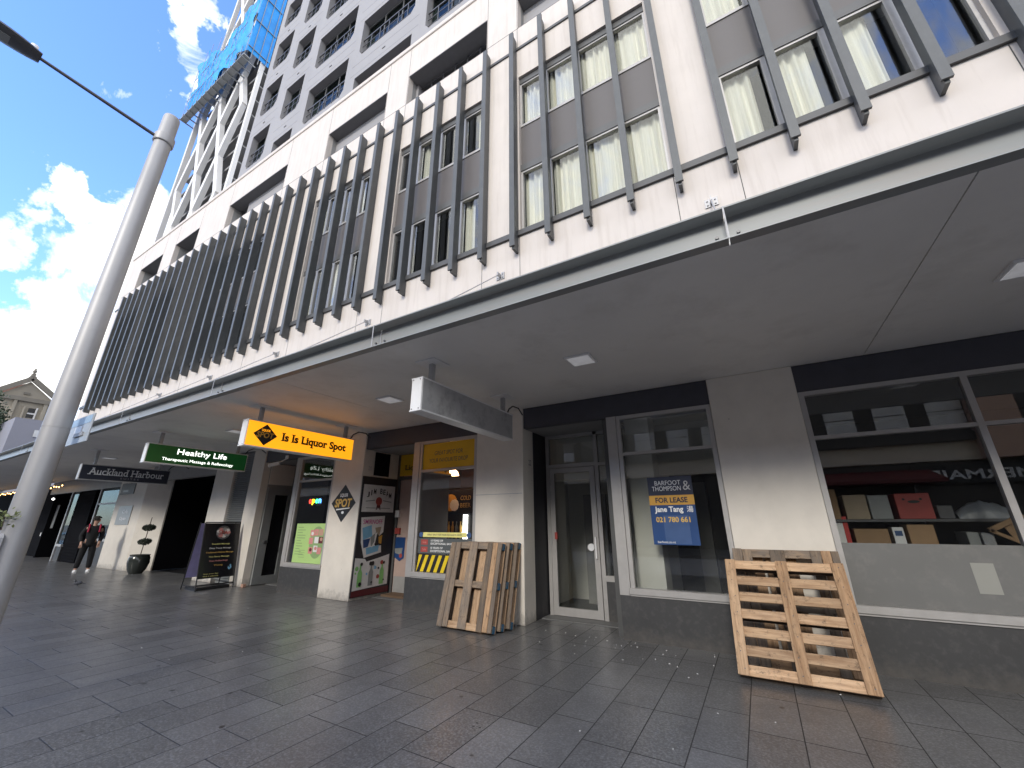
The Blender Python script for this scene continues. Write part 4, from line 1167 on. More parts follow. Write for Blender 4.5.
# inside the liquor shop
FX = -1.38
fr = empty('drinks_fridge', (-4.95 + FX, 7.8, 0), 'black drinks fridge with a bright vertical light and bottles inside the liquor shop', 'fridge')
box('cabinet', (-5.4 + FX, -4.25 + FX, 8.0, 8.7, .012, 2.3), 'black', fr)
box('header_panel', (-5.38 + FX, -4.27 + FX, 7.96, 7.999, 1.75, 2.28), 'black_gloss', fr)
shape('artwork', disc(.2, 0, 0, 14), (-5.0 + FX, 7.958, 2.0), FRONT, 'amber', fr)
shape('artwork', disc(.14, .1, -.06, 9), (-4.98 + FX, 7.955, 2.0), FRONT, 'white_paint', fr)
text('lettering', 'COLD', (-4.55 + FX, 7.957, 2.1), FRONT, .3, .1, 'gold', fr); text('lettering', 'BEER', (-4.55 + FX, 7.957, 1.93), FRONT, .3, .1, 'gold', fr)
box('light_strip', (-4.6 + FX, -4.5 + FX, 7.95, 7.999, .5, 1.72), 'lit_white', fr)
for z in (.6, .95, 1.3): box('shelf', (-5.3 + FX, -4.62 + FX, 7.93, 7.999, z, z + .03), 'white_paint', fr)
bt = ['neon_green', 'amber', 'red_dull', 'silver_letter', 'leaf_pale', 'gold']
rr = random.Random(2)
for z in (.63, .98, 1.33):
    for i in range(6):
        x = -5.25 + FX + i * .115
        obj('bottle', MB().lathe((x, 7.955, z), [(.03, 0), (.032, .12), (.012, .18), (.012, .24)], 8), ['lime', 'amber', 'red_dull', 'plastic_grey', 'leaf_pale', 'gold'][rr.randrange(6)], fr, smooth=50)
wr = empty('wire_rack', (-6.7, 7.6, 0), 'tall wire display rack behind the left side of the liquor window', 'rack')
g = MB()
for i in range(6): g.cyl((-7.08 + i * .15, 7.7, .012), (-7.08 + i * .15, 7.7, 2.45), .008, n=5)
for i in range(14): g.cyl((-7.08, 7.7, .1 + i * .17), (-6.33, 7.7, .1 + i * .17), .008, n=5)
obj('wire_grid', g, 'galv', wr)
pk = MB()
rr = random.Random(8)
for zz in (.5, .9, 1.3, 1.7):
    for i in range(3):
        if rr.random() < .8: pk.box(-7.03 + i * .24, -6.86 + i * .24, 7.62, 7.69, zz, zz + .25)
obj('packet', pk, 'plastic_grey', wr)
ds = empty('display_stand', (-6.95, 8.6, 0), 'dark crimson cardboard stand in the middle of the liquor shop', 'stand')
box('back', (-7.15, -6.75, 8.6, 8.64, .012, 2.15), 'maroon', ds); box('tray', (-7.15, -6.75, 8.3, 8.6, .5, .56), 'deep_pink', ds); box('base', (-7.15, -6.75, 8.3, 8.6, .012, .4), 'maroon', ds)
ct = empty('shop_counter', (-5.9, 9.3, 0), 'long dark shop counter at the back of the liquor shop', 'counter')
box('body', (-7.2, -4.2, 9.2, 9.7, .012, 1.0), 'black', ct); box('top', (-7.25, -4.15, 9.15, 9.75, 1.0, 1.05), 'lamp_dark', ct)
pdn = empty('fill_pendant', (-6.2, 7.75, 2.6), 'added amber pendant that brightens the liquor shop interior', 'lamp')  # added lamp, not a known fixture: warms and lifts the dim interior
obj('shade', MB().lathe((-6.2, 7.75, 2.62), [(.16, 0), (.13, .08), (.04, .16)], 16), MATS['lit_warm'], pdn, smooth=50)
obj('cord', MB().cyl((-6.2, 7.75, 2.78), (-6.2, 7.75, 3.25), .006, n=5), 'black', pdn)

# posters in the liquor recess (on the wall that faces along the street)
fxs = -7.608
jb_ = empty('drink_poster', (fxs, 6.82, 1.78), 'old white whisky poster with black arched lettering and a red seal, topmost in the doorway', 'poster', 'worn drink posters in the liquor shop doorway')
panel('sheet', (fxs, 6.83, 2.08), SIDE, .94, .60, .004, 'poster_white', jb_)
for i, chh in enumerate('JIM BEAM'):
    if chh == ' ': continue
    t = (i - 3.5) / 3.5; text('lettering', chh, (fxs + .004, 6.83 + t * .33, 2.25 - .09 * t * t), SIDE, .03 if chh == 'I' else .075, .12, 'black', jb_, bold=.02)
shape('seal', disc(.095, 0, 0, 18), (fxs + .004, 6.83, 2.02), SIDE, 'red_dull', jb_); shape('ribbon', [(-.05, -.08), (.05, -.08), (.07, -.2), (0, -.15), (-.07, -.2)], (fxs + .0035, 6.83, 2.02), SIDE, 'maroon', jb_)
shape('flourish', [(-.38, .0), (-.12, .03), (-.12, .05), (-.38, .02)], (fxs + .004, 6.83, 2.0), SIDE, 'plastic_grey', jb_); shape('flourish', [(.38, .0), (.12, .03), (.12, .05), (.38, .02)], (fxs + .004, 6.83, 2.0), SIDE, 'plastic_grey', jb_)
shape('flourish', [(-.36, 0), (.36, 0), (.36, .015), (-.36, .015)], (fxs + .004, 6.83, 1.86), SIDE, 'plastic_grey', jb_)
sm = empty('drink_poster', (fxs, 6.75, .85), 'torn vodka poster with pink lettering and blue bottles, hanging in tatters', 'poster', 'worn drink posters in the liquor shop doorway')
shape('sheet', [(-.36, .42), (.32, .46), (.31, .1), (.20, .02), (.10, .12), (.02, -.08), (.12, -.2), (.28, -.18), (.3, -.33), (-.18, -.42), (-.3, -.1)], (fxs, 6.74, 1.24), SIDE, 'poster_white', sm, t=.002)
shape('dark_patch', [(.2, .1), (.48, .2), (.48, -.3), (-.25, -.45), (-.2, -.36), (.3, -.25)], (fxs + .0005, 6.74, 1.24), SIDE, 'black', sm)
text('lettering', 'SMIRNOFF', (fxs + .006, 6.72, 1.57), SIDE, .55, .10, 'deep_pink', sm, bold=.01)
for pts, mt_ in (([(-.30, .2), (-.05, .26), (.0, .02), (-.25, -.05)], 'sky_blue'), ([(-.25, -.05), (-.05, -.02), (-.1, -.2), (-.22, -.22)], 'royal'), ([(-.15, -.22), (.22, -.17), (.2, -.3), (-.12, -.36)], 'sky_blue'),
                 ([(.06, .2), (.24, .22), (.2, .02), (.1, .1)], 'cardboard_pale'), ([(.18, .0), (.29, .04), (.28, -.15), (.2, -.13)], 'amber'), ([(-.05, .0), (.1, .1), (.03, -.2), (-.02, -.18)], 'plastic_grey')):
    shape('print', pts, (fxs + .003, 6.74, 1.24), SIDE, mt_, sm)
shape('torn_flap', [(.06, .08), (.12, .1), (.08, -.12), (.0, -.22), (-.01, -.19), (.05, -.1)], (fxs + .02, 6.74, 1.24), SIDE, 'poster_white', sm, t=.002)
gp = empty('drink_poster', (fxs, 6.78, .2), 'pale drink poster with green bottles, lowest in the liquor shop doorway', 'poster', 'worn drink posters in the liquor shop doorway')
shape('sheet', [(-.46, .33), (-.2, .3), (-.15, .24), (.2, .3), (.5, .36), (.5, -.27), (-.46, -.31)], (fxs, 6.8, .5), SIDE, 'poster_white', gp, t=.002)
rr = random.Random(4)
for i, yy in enumerate((-.3, 0, .31)):
    shape('bottle_print', [(-.06, -.25), (.06, -.25), (.06, .02), (.02, .1), (.02, .2), (-.02, .2), (-.02, .1), (-.06, .02)], (fxs + .007, 6.8 + yy, .5), SIDE, ['lime', 'plastic_grey', 'lime'][i], gp)
    for _ in range(5):
        a = rr.uniform(0, 6.28); shape('fruit_print', disc(rr.uniform(.02, .05), n=7), (fxs + .0085 + .0004 * _, 6.8 + yy + .12 * math.cos(a), .5 + .2 * math.sin(a)), SIDE, rr.choice(['lime', 'pink', 'black', 'sky_blue', 'red_dull']), gp)
bp_ = empty('door_poster', (-7.44, 7.42, .7), 'small blue poster with curled lower corner on the liquor shop door', 'poster')
shape('sheet', [(-.17, .25), (.19, .25), (.18, -.2), (.05, -.27), (-.17, -.16)], (-7.44, 7.425, .97), FRONT, 'royal', bp_, t=.002)
shape('print', [(-.13, .0), (.13, .02), (.1, -.14), (-.1, -.1)], (-7.44, 7.4215, .97), FRONT, 'plastic_grey', bp_); shape('print', disc(.05, n=10), (-7.36, 7.421, .82), FRONT, 'red_dull', bp_)
tag(panel('alarm_box', (-7.5, 7.43, 1.36), FRONT, .15, .13, .05, 'red_dull'), 'little red box on the liquor shop door frame', 'box')
tag(panel('intercom', (-7.56, 7.43, 1.75), FRONT, .13, .16, .04, 'white_paint'), 'little white box above the red box by the liquor shop door', 'box')

# column badge
bd = empty('diamond_sign', (-8.17, 6.298, 1.56), 'black diamond badge with gold lettering on the white column', 'sign')
shape('plate', [(0, .415), (.415, 0), (0, -.415), (-.415, 0)], (-8.165, 6.299, 1.975), FRONT, 'black', bd, lift=0, t=.004)
text('lettering', 'LIQUOR', (-8.165, 6.294, 2.145), FRONT, .27, .09, 'white_letter', bd, bold=.03)
text('lettering', 'SPOT', (-8.165, 6.294, 1.98), FRONT, .58, .19, 'gold', bd, bold=.035, shear=.12)
shape('underline', [(-.22, .0), (.24, .035), (.24, .055), (-.22, .03)], (-8.165, 6.2945, 1.82), FRONT, 'white_letter', bd); shape('mark', disc(.045, n=10, sy=.7), (-8.15, 6.2945, 1.77), FRONT, 'white_letter', bd)

# massage shop window
gw3 = empty('massage_poster', (-9.25, 6.345, .68), 'lime green poster with an oval of treatment pictures in the massage shop window', 'poster')
panel('sheet', (-9.27, 6.3515, 1.10), FRONT, 1.16, .87, .004, 'poster_green', gw3)
shape('oval', disc(.27, 0, 0, 26, 1.3), (-9.0, 6.347, 1.12), FRONT, 'poster_sage', gw3, lift=.0008)
rr = random.Random(9)
for (x, z) in ((-.2, .2), (-.05, .22), (.12, .22), (-.22, .03), (-.02, .05), (.14, .05), (-.2, -.18), (-.02, -.14), (.12, -.18)):
    shape('picture', [(-.075, -.07), (.075, -.07), (.075, .07), (-.075, .07)], (-9.0 + x, 6.347, 1.12 + z), FRONT, rr.choice(['pink', 'poster_white', 'skin', 'pink', 'maroon']), gw3, lift=.0016)
    shape('picture', disc(.05, rr.uniform(-.02, .02), rr.uniform(-.02, .02), 9, .8), (-9.0 + x, 6.347, 1.12 + z), FRONT, rr.choice(['skin', 'poster_white', 'maroon', 'pink']), gw3, lift=.0022)
ll = MB()
for i in range(11): ll.box(-9.78, -9.78 + rr.uniform(.16, .34), 6.3462, 6.3466, 1.44 - i * .06, 1.458 - i * .06)
for i in range(4): ll.box(-9.62, -9.4, 6.3462, 6.3466, .78 + i * .05, .79 + i * .05)
obj('fine_print', ll, 'poster_sage', gw3)
no = empty('neon_sign', (-9.42, 6.45, 2.0), 'multicoloured glowing open sign in the massage shop window', 'neon sign')
for i, (chh, mt_) in enumerate(zip('open', ('neon_red', 'neon_yellow', 'neon_green', 'neon_blue'))):
    text('letter', chh, (-9.61 + i * .125, 6.44, 2.06 - (.02 if chh == 'p' else 0)), FRONT, .10, .14 if chh == 'p' else .105, mt_, no, bold=.02)
box('backing', (-9.68, -9.17, 6.445, 6.46, 1.96, 2.15), 'black', no)
cm = empty('security_camera', (-10.8, 6.2, 2.95), 'small white security camera below the dark fascia of the massage shop', 'camera')
obj('body', MB().cyl((-10.95, 6.02, 3.0), (-10.78, 6.16, 3.06), .05, n=14).cyl((-10.98, 6.0, 2.99), (-10.95, 6.02, 3.0), .056, n=14), 'white_paint', cm, smooth=40)
obj('bracket', MB().cyl((-10.8, 6.15, 3.07), (-10.75, 6.33, 3.2), .018, n=8).box(-10.80, -10.70, 6.30, 6.334, 3.18, 3.28), 'white_paint', cm)

# hotel entrance
pq = empty('hotel_plaque', (-20.6, 6.295, 1.5), 'grey slate coloured notice board on the wide pillar', 'sign')
panel('board', (-20.62, 6.299, 1.85), FRONT, 1.25, .68, .02, 'plastic_grey', pq); text('lettering', 'Cafe', (-20.55, 6.277, 1.98), FRONT, .5, .14, 'silver_letter', pq, bold=.02)
text('lettering', 'Open', (-20.62, 6.277, 1.72), FRONT, .6, .16, 'silver_letter', pq, bold=.03)
pq2 = empty('menu_board', (-20.9, 6.295, 2.6), 'black board above the slate notice on the wide pillar', 'sign')
panel('board', (-20.95, 6.299, 2.83), FRONT, 1.3, .42, .02, 'black', pq2); panel('print', (-21.1, 6.278, 2.75), FRONT, .5, .08, .001, 'lamp_dark', pq2)
nt = empty('wall_notice', (-18.75, 6.7, 1.7), 'white paper notice on the slanting side of the wide pillar', 'notice')
FA = (Vector((.97, .75, 0)).normalized(), Vector((0, 0, 1)), Vector((.75, -.97, 0)).normalized())
ap = Vector((-18.75, 6.702, 1.62))
panel('sheet', ap, FA, .55, .5, .006, 'paper', nt)
for i in range(4): panel('print', ap + FA[2] * .0065 + Vector((0, 0, .14 - i * .1)), FA, .36 - .05 * (i % 2), .035, .001, 'lamp_dark', nt)
po = empty('topiary_pot', (-18.55, 6.15, 0), 'dark glazed pot with a two ball topiary beside the dark entrance', 'plant')
px_, py_ = -17.95, 6.2
obj('pot', MB().lathe((px_, py_, 0), [(.17, 0), (.24, .12), (.29, .32), (.28, .48), (.25, .54), (.27, .56), (.27, .58), (.22, .58), (.21, .5)], 28), 'pot', po, smooth=40)
obj('stem', MB().cyl((px_, py_, .5), (px_ + .12, py_, 1.75), .015, .012, 6), 'bark', po)
tb_ = MB(); rr = random.Random(6)
for cz_, r_ in ((.98, .17), (1.42, .17)):
    for _ in range(700):
        d = Vector((rr.gauss(0, 1), rr.gauss(0, 1), rr.gauss(0, .62))).normalized(); p = Vector((px_ + .06 + (cz_ - 1) * .1, py_, cz_)) + Vector((d.x, d.y, d.z * .62)) * r_ * rr.uniform(.75, 1.05)
        a = Vector((rr.gauss(0, 1), rr.gauss(0, 1), rr.gauss(0, 1))).normalized(); b = a.orthogonal().normalized(); s_ = rr.uniform(.018, .035)
        tb_.add([p - a * s_, p + b * s_ * .6, p + a * s_, p - b * s_ * .6], [(0, 1, 2, 3)])
obj('foliage', tb_, 'leaf_dark', po)

# folding pavement board
ab = empty('pavement_board', (-12.1, 5.8, 0), 'tall black folding board listing treatments, standing on the pavement', 'sandwich board')
AX = R(9)
def ab_pt(y, s, d=0): return Vector((-12.06 + s * 0 - math.sin(AX) * (s - .25) - d * math.cos(AX) * -1, y, .25 + (s - .25) * math.cos(AX) + 0))
Fa = (Vector((0, 1, 0)), Vector((-math.sin(AX), 0, math.cos(AX))), Vector((math.cos(AX), 0, math.sin(AX))))
Fb = (Vector((0, -1, 0)), Vector((math.sin(AX), 0, math.cos(AX))), Vector((-math.cos(AX), 0, math.sin(AX))))
ca = Vector((-12.09, 5.79, .905)); cbk = Vector((-12.54, 5.79, .905))
panel('front_sheet', ca, Fa, .82, 1.30, .012, 'black_gloss', ab)
panel('back_sheet', cbk, Fb, .82, 1.30, .012, 'lavender', ab)
lg_ = MB()
for yy in (5.37, 6.21):
    lg_.cyl((-11.945, yy, 0), (-12.2, yy, 1.57), .014, n=8); lg_.cyl((-12.68, yy, 0), (-12.43, yy, 1.57), .014, n=8)
    lg_.cyl((-11.96, yy, .1), (-12.66, yy, .1), .01, n=6)
lg_.cyl((-12.2, 5.37, 1.57), (-12.2, 6.21, 1.57), .014, n=8).cyl((-11.965, 5.37, .12), (-11.965, 6.21, .12), .014, n=8)
obj('frame', lg_, 'black', ab, smooth=40)
box('ballast', (-12.6, -12.02, 5.42, 6.16, .0, .07), 'black', ab)
lo = Fa[2] * .013
def A(y, s): return ca + Fa[0] * y + Fa[1] * s + lo
shape('logo', disc(.17, 0, 0, 24), A(.02, .42), Fa, 'lamp_dark', ab, lift=.001)
for i in range(9):
    a = i * 2 * math.pi / 9; shape('logo', disc(.062, .11 * math.cos(a), .085 * math.sin(a), 9, .7), A(.02, .42), Fa, ['pink', 'poster_white', 'plastic_grey'][i % 3], ab, lift=.002)
text('logo_word', 'SPA', A(.02, .42), Fa, .22, .10, 'red_dull', ab, bold=.02, lift=.004)
for i, ln in enumerate(('Swedish Massage', 'Deep Tissue Massage', 'Traditional Chinese Massage', 'Hot Stone Massage', 'Foot Reflexology', 'Waxing')):
    text('lettering', ln, A(0, .14 - i * .10), Fa, (.42, .5, .64, .46, .42, .2)[i], .045, ['yellow_pale', 'poster_white', 'gold', 'yellow_pale', 'pink', 'gold'][i], ab, bold=.01)
for i in range(2): text('small_lettering', ('Open seven days', 'Walk in welcome')[i], A(-.14, -.55 - i * .05), Fa, .34, .03, 'yellow_pale', ab)
shape('mark', [(.0, .05), (.03, .06), (.05, -.02), (0, -.07), (-.04, -.03), (-.03, .03), (-.01, -.02), (.01, -.02)], A(.27, -.42), Fa, 'sky_blue', ab)

# string of warm bulbs over the far shops
sb_ = empty('string_lights', (-34, 6.0, 3.3), 'string of small warm bulbs over the dark far shops', 'lights')
wi_ = MB().tube([(-44 + i * 2, 6.0, 3.32 - .05 * (i % 2)) for i in range(9)], .01, 5); obj('wire', wi_, 'black', sb_)
bl_ = MB()
for i in range(40): bl_.ball((-44 + i * .41, 6.0, 3.26 - .03 * (i % 3)), .022, .022, .03, 8, 6)
obj('bulb', bl_, 'bulb', sb_)
for (x, z, w2, h2, mt_, lb) in ((-38.6, 1.6, 1.5, 1.1, 'poster_white', 'pale blue white poster in the far shop left of the lamp post'), (-31.4, 1.05, 1.0, .16, 'white_paint', 'small white price strip on the far dark shopfront'),
                            (-30.5, 1.9, .35, 1.1, 'plastic_grey', 'narrow grey poster on the far dark shopfront')):
    top_panel('shop_poster', (x, 6.68, z), FRONT, w2, h2, .02, mt_, lb, 'poster')
tag(obj('shop_lamp', MB().ball((-29.6, 6.2, 2.7), .05, .05, .05, 10, 8), 'lit_white'), 'small bright lamp in the far dark doorway beside the lamp post', 'lamp')

# ================================================================== goods stored behind the right hand shop window
rk = empty('storage_rack', (1.7, 7.1, 0), 'dark metal storage rack behind the right hand shop window', 'rack')
for z in (1.265, 1.565): box('shelf', (.82, 2.75, 6.95, 7.5, z - .03, z), 'lamp_dark', rk)
for x in (.83, 1.86, 2.72):
    box('post', (x, x + .035, 7.46, 7.49, .012, 2.0), 'black', rk)
def pbox(name, x0, x1, z0, z1, mt_, lb, y0=6.98, d=.35, cat='box'):
    o = box(name, (x0, x1, y0, y0 + d, z0, z1), mt_, bev=.006); tag(o, lb, cat); return o
rb = empty('archive_box', (1.68, 7.1, 1.566), 'red box with a dark hand slot on the upper shelf of the rack', 'box')
box('body', (1.52, 1.85, 6.98, 7.35, 1.566, 1.87), 'red_dull', rb, bev=.006)
shape('hand_slot', disc(.058, 0, 0, 16, .3), (1.69, 6.98, 1.77), FRONT, 'black', rb); shape('hole', disc(.014, n=8), (1.60, 6.98, 1.80), FRONT, 'black', rb); shape('hole', disc(.014, n=8), (1.76, 6.98, 1.80), FRONT, 'black', rb)
pbox('cardboard_box', 1.0, 1.24, 1.566, 1.87, 'cardboard_pale', 'brown carton left of the red box on the upper shelf')
pbox('plastic_box', 1.255, 1.46, 1.566, 1.86, 'plastic_grey', 'clear grey plastic box between the brown carton and the red box')
pbox('cardboard_box', .865, .94, 1.566, 1.95, 'cardboard', 'tall narrow carton at the left end of the upper shelf')
pbox('cardboard_box', 1.03, 1.37, 1.266, 1.45, 'cardboard', 'wide low tan carton on the lower shelf of the rack')
ph = empty('device_box', (1.46, 7.0, 1.266), 'white box with a blue picture on the lower shelf', 'box')
box('body', (1.41, 1.515, 6.98, 7.2, 1.266, 1.47), 'white_paint', ph, bev=.003); panel('picture', (1.4625, 6.979, 1.40), FRONT, .07, .06, .002, 'royal_pale', ph)
pbox('cardboard_box', 1.555, 1.80, 1.266, 1.50, 'cardboard', 'brown carton beside the white device box on the lower shelf')
bs = empty('file_box', (.9, 7.0, 1.266), 'white box with a red spine at the left end of the lower shelf', 'box')
box('body', (.85, .935, 6.99, 7.3, 1.266, 1.60), 'white_paint', bs); box('spine', (.936, .985, 6.98, 7.3, 1.266, 1.60), 'red', bs)
pbox('printer', 1.88, 2.02, 1.566, 1.72, 'lamp_dark', 'small dark machine right of the red box on the upper shelf', cat='machine')
pbox('plastic_box', 2.06, 2.16, 1.266, 1.42, 'plastic_grey', 'first small grey box right of the post on the lower shelf')
pbox('plastic_box', 2.18, 2.28, 1.266, 1.41, 'sign_grey', 'second small grey box right of the post, beside the wooden frame')
bg = MB(); n = 14; vs = []
for i in range(n + 1):
    t = i / n; hh = .19 * math.sin(math.pi * (t * .9 + .05)) ** .6
    for k in range(9):
        q = math.pi * k / 8; vs.append((2.05 + t * .5, 7.1 - .11 * math.cos(q) * (1 + .15 * noise.noise(Vector((t * 9, k, 0)))), 1.567 + hh * math.sin(q) * (1 + .2 * noise.noise(Vector((t * 7, k * .8, 2))))))
bg.add(vs, [(i * 9 + k, i * 9 + k + 1, (i + 1) * 9 + k + 1, (i + 1) * 9 + k) for i in range(n) for k in range(8)])
tag(obj('plastic_bag', bg, 'plastic_bag', smooth=60), 'crumpled grey plastic bag at the right end of the upper shelf', 'bag')
wf = MB().beam((2.25, 6.95, 1.44), (2.55, 6.95, 1.60), .05, .04).beam((2.25, 6.95, 1.44), (2.55, 6.95, 1.26), .035, .04).prism([(2.42, 1.36), (2.56, 1.28), (2.56, 1.58), (2.38, 1.47)], 'y', 6.96, 6.97)
tag(obj('timber_offcut', wf, 'cardboard'), 'pale wooden triangular frame propped beside the window mullion', 'frame')
tag(panel('paper_sheet', (1.905, 6.3465, .985), FRONT, .17, .29, .001, 'paper'), 'sheet of white paper stuck on the frosted band of the window', 'paper')

# ================================================================== pallets
def plank(name, b, mt, parent, axis='z'):
    """board with timber UVs: v runs along the grain"""
    x0, x1, y0, y1, z0, z1 = b
    mb = MB().cbox(*b, b=.0035)
    o = obj(name, mb, mt, parent, local=True)
    me = o.data; uvl = me.uv_layers.new(name='UVMap')
    ai = {'x': 0, 'y': 1, 'z': 2}[axis]
    for lp in me.loops:
        c = me.vertices[lp.vertex_index].co
        oth = [c[i] for i in range(3) if i != ai]
        uvl.data[lp.index].uv = (oth[0] + oth[1] * .73, c[ai])
    return o


def pallet_slatted(loc, rot, label):
    p = empty('wooden_pallet', loc, label, 'pallet', None, rot)
    W_, H_ = 1.15, 1.18
    for x0, x1, mt in ((-W_ / 2, -W_ / 2 + .105, 'wood_fresh'), (-.055, .055, 'wood_mixed'), (W_ / 2 - .115, W_ / 2, 'wood_mixed')):
        plank('lead_board', (x0, x1, 0, .022, 0, H_), mt, p)
    for i in range(7):
        z = .004 + i * (H_ - .105) / 6
        plank('slat', (-W_ / 2 + .004, W_ / 2 - .004, .0225, .044, z, z + .098), 'wood_fresh', p, 'x')
    for i in range(7):
        for x in (-W_ / 2 + .05, 0.0, W_ / 2 - .055):
            z = .004 + i * (H_ - .105) / 6 + random.uniform(.03, .07); xx = x + random.uniform(-.02, .02)
            obj('nail', MB().cyl((xx, -.002, z), (xx, .004, z), .0055, n=7), 'lamp_dark', p, local=True)
    for x in (-W_ / 2 + .01, -.045, W_ / 2 - .1): plank('bearer', (x, x + .09, .0445, .115, .002, H_ - .002), 'wood_dark', p)
    for i in (0, 3, 6):
        z = .004 + i * (H_ - .105) / 6 + .006
        plank('back_board', (-W_ / 2 + .004, W_ / 2 - .004, .1155, .136, z, z + .086), 'wood_dark', p, 'x')
    return p


def pallet_block(loc, rot, label, W_=1.02, H_=1.24, mts=('wood_grey', 'wood_fresh'), side='blue_paint', group=None):
    p = empty('wooden_pallet', loc, label, 'pallet', group, rot)
    h = W_ / 2
    for x0, x1 in ((-h, -h + .105), (-h + .112, -h + .21), (-h + .40, -h + .555), (h - .27, h - .172), (h - .165, h - .075), (h - .07, h)):
        plank('deck_board', (x0, x1, random.uniform(0, .004), .02, random.uniform(0, .012), H_ - random.uniform(0, .012)), 'wood_mixed' if .28 < x0 < .4 else mts[0], p)
    for z in (.0, H_ / 2 - .05, H_ - .10):
        plank('cross_board', (-h + .003, h - .003, .0205, .04, z + .003, z + .097), mts[1] if z == 0 else mts[0], p, 'x')
        for x in (-h + .002, -.06, h - .102): plank('block', (x, x + (.10 if x != -.06 else .12), .0405, .118, z + .002, z + .1), side if x > .1 else 'wood_dark', p)
    for x0, x1 in ((-h + .01, -h + .11), (-h + .195, -h + .315), (-h + .345, -h + .45), (-h + .535, -h + .665), (h - .11, h - .004)):
        plank('base_board', (x0, x1, .1185, .138, .002, H_ - .002), mts[1], p)
    return p


# the stack against the bare column
th = R(14.0)
for i, (yy, dx, lb) in enumerate(((5.515, -.01, 'weathered grey pallet leaning at the front of the stack by the bare column'),
                                  (5.69, .03, 'middle pallet of the stack by the bare column, only its blue edged side showing'),
                                  (5.862, .085, 'rearmost pallet of the stack, touching the bare column'))):
    pallet_block((-4.09 + dx, yy, .138 * math.sin(th) + .001), (-th, 0, R((-.6, .5, 1.2)[i])), lb)
th2 = R(16)
pallet_block((.18, 5.825, .138 * math.sin(th2) + .001), (-th2, 0, R(.5)), 'old grey pallet standing behind the fresh orange one', W_=1.08, H_=1.235, mts=('wood_grey', 'wood_mixed'), side='wood_grey')
th3 = R(27)
pallet_slatted((.122, 5.365, .136 * math.sin(th3) + .001), (-th3, 0, R(-.6)), 'fresh orange pallet with seven slats leaning out from the wall')

# ================================================================== litter on the stones (pale scraps)
lt = MB(); rr = random.Random(21)
for i in range(60):
    if i < 38: x, y = rr.gauss(-2.2, 1.1), 6.25 - abs(rr.gauss(0, .45))
    else: x, y = rr.uniform(-9, 3), rr.uniform(2.6, 6.2)
    if x > .9 and y > 5.9: y = 5.9
    s_ = rr.uniform(.003, .010); a = rr.uniform(0, 3); z = .0015
    pts = [(x + s_ * rr.uniform(.6, 1.3) * math.cos(a + k * 1.57), y + s_ * rr.uniform(.5, 1.2) * math.sin(a + k * 1.57)) for k in range(4)]
    lt.prism(pts, 'z', z, z + .004)
tag(obj('litter', lt, 'white_letter'), 'tiny pale scraps scattered over the stones by the shop doorways', 'litter', kind='stuff')

# ================================================================== the pedestrian
def skin_obj(name, joints, links, mt, parent, root=0, levels=2):
    """joints: (x, y, z, radius) -> skinned surface"""
    me = bpy.data.meshes.new(name)
    me.from_pydata([j_[:3] for j_ in joints], links, [])
    o = link_mesh(name, me, M[mt], parent)
    sk = o.modifiers.new('skin', 'SKIN'); sk.use_smooth_shade = True
    d = me.skin_vertices[0].data
    for i, j_ in enumerate(joints):
        r_ = j_[3]; d[i].radius = (r_, r_) if not isinstance(r_, tuple) else r_
        d[i].use_root = (i == root)
    ss = o.modifiers.new('smooth', 'SUBSURF'); ss.levels = levels; ss.render_levels = levels
    ORG[o.name] = ORG[parent.name]
    return o


pe = empty('person', (-20.0, 5.42, 0), 'pedestrian in black with a red strapped backpack and white shoes, head turned aside', 'person', rot=(0, 0, R(-12)))
J = [(0, 0, .96, .12), (0, 0, 1.12, .12), (0, 0, 1.30, .135), (0, 0, 1.45, .09), (0.01, 0, 1.52, .05), (.02, 0, 1.58, .062), (.02, .012, 1.66, .092), (.02, .012, 1.735, .072), (.045, .105, 1.655, .018)]
Lk = [(0, 1), (1, 2), (2, 3), (3, 4), (4, 5), (5, 6), (6, 7), (6, 8)]
def limb(start, pts):
    a = start
    for p in pts: J.append(p); Lk.append((a, len(J) - 1)); a = len(J) - 1
    return a
for s in (-1, 1):
    wr_ = limb(2, [(0, s * .17, 1.43, .065), (-.03, s * .25, 1.17, .048), (.10, s * .22, .95, .034), (.13, s * .215, .90, .036)])
    base_ = J[wr_]
    for k, ln in enumerate((.075, .085, .08, .065)):
        f0 = limb(wr_, [(base_[0] + .012, base_[1] + (k - 1.5) * .019, base_[2] - .045, .010), (base_[0] + .02, base_[1] + (k - 1.5) * .02, base_[2] - .045 - ln, .0085)])
    limb(wr_, [(base_[0] + .035, base_[1] - s * .02, base_[2] - .02, .011), (base_[0] + .055, base_[1] - s * .025, base_[2] - .06, .009)])
    limb(0, [(.0, s * .10, .88, .088), (.03 if s > 0 else -.02, s * .125, .50, .060), (.0 if s > 0 else -.05, s * .15, .09, .042), (.12 if s > 0 else .07, s * .17, .045, .04)])
skin_obj('body', J, Lk, 'skin', pe)
skin_obj('jumper', [(0, 0, .78, (.15, .14)), (0, 0, .95, (.168, .15)), (0, 0, 1.12, (.165, .145)), (0, 0, 1.32, (.19, .16)), (0, 0, 1.45, (.13, .11)), (0, 0, 1.495, .07)] +
         [q for s in (-1, 1) for q in ((0, s * .18, 1.43, .088), (-.035, s * .258, 1.17, .07), (.09, s * .222, .95, .054))],
         [(0, 1), (1, 2), (2, 3), (3, 4), (4, 5), (3, 6), (6, 7), (7, 8), (3, 9), (9, 10), (10, 11)], 'cloth_black', pe)
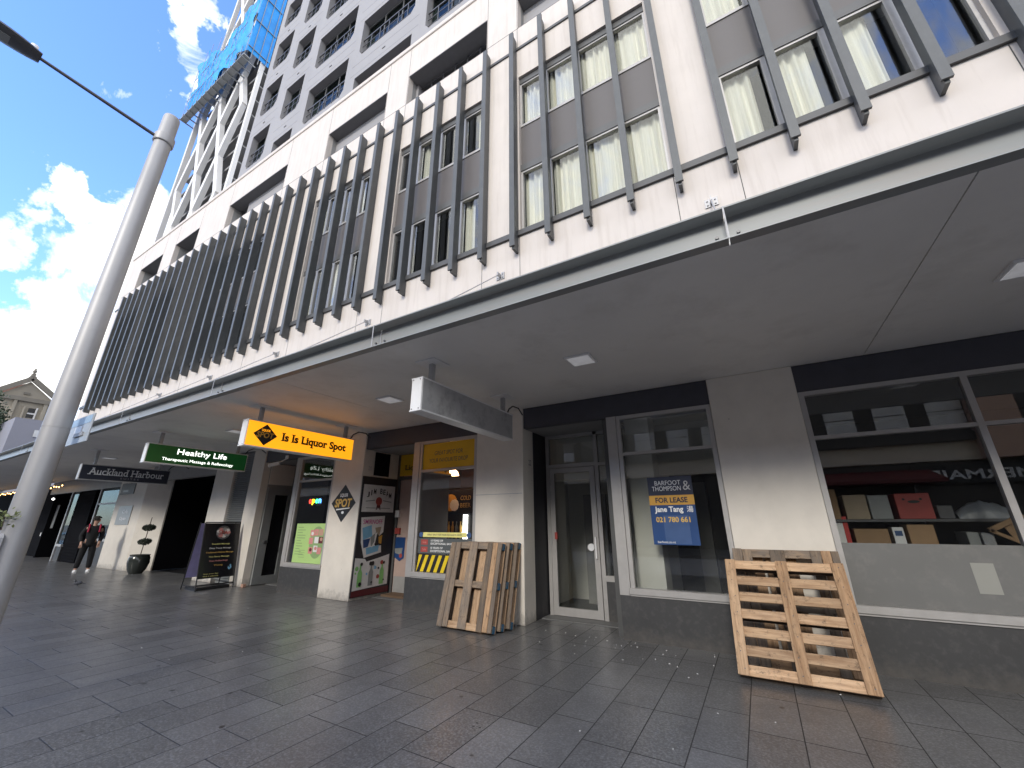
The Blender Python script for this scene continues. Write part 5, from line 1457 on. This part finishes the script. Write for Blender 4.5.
skin_obj('trousers', [(0, 0, 1.02, (.13, .12))] + [q for s in (-1, 1) for q in ((.0, s * .10, .85, .112), (.03 if s > 0 else -.02, s * .125, .50, .09), (.0 if s > 0 else -.05, s * .148, .12, .075))],
         [(0, 1), (1, 2), (2, 3), (0, 4), (4, 5), (5, 6)], 'cloth_black', pe)
for s in (-1, 1):
    x0 = 0 if s > 0 else -.05
    obj('shoe', MB().ball((x0 + .05, s * .155, .045), .15, .055, .055, 14, 8).box(x0 - .08, x0 + .185, s * .155 - .045, s * .155 + .045, .001, .025), 'shoe_white', pe, local=True, smooth=60)
hr = MB()
for i in range(260):
    d = Vector((random.gauss(0, 1), random.gauss(0, 1), random.gauss(0, 1))).normalized()
    if d.y > .45 and d.z < .45: continue
    if d.z < -.35: continue
    p = Vector((.02, .008, 1.695)) + Vector((d.x * .098, d.y * .105, d.z * .10)); hr.ball(p, .022, .022, .018, 6, 4)
obj('hair', hr, 'hair', pe, local=True, smooth=80)
bk = MB().ball((-.2, 0, 1.22), .10, .15, .24, 12, 8)
obj('backpack', bk, 'cloth_black', pe, local=True, smooth=60)
for s in (-1, 1):
    obj('strap', MB().tube([(-.12, s * .13, 1.46), (-.02, s * .135, 1.535), (.07, s * .135, 1.50), (.135, s * .135, 1.40), (.15, s * .14, 1.28)], .022, 8), 'cloth_red', pe, local=True, smooth=60)

# pigeon
pg = MB().ball((-15.72, 4.28, .12), .06, .13, .07, 12, 8).ball((-15.72, 4.17, .21), .035, .04, .038, 10, 7).cyl((-15.72, 4.20, .13), (-15.72, 4.17, .20), .045, .03, 8)
pg.prism([(4.37, .10), (4.50, .06), (4.50, .075), (4.37, .135)], 'x', -15.75, -15.69).cyl((-15.74, 4.28, .06), (-15.74, 4.27, 0), .007, n=5).cyl((-15.70, 4.28, .06), (-15.70, 4.30, 0), .007, n=5).cyl((-15.72, 4.13, .205), (-15.72, 4.10, .195), .01, .003, 6)
pg.v = [(-15.72 + (x + 15.72) * .68, 4.28 + (y - 4.28) * .68, z * .68) for x, y, z in pg.v]
tag(obj('pigeon', pg, 'pigeon', smooth=60), 'grey pigeon pecking on the pavement in front of the pedestrian', 'bird')
tag(obj('brick', MB().cbox(-11.72, -11.62, 6.28, 6.36, .001, .075), 'skin'), 'small orange block on the ground at the foot of the narrow column', 'block')
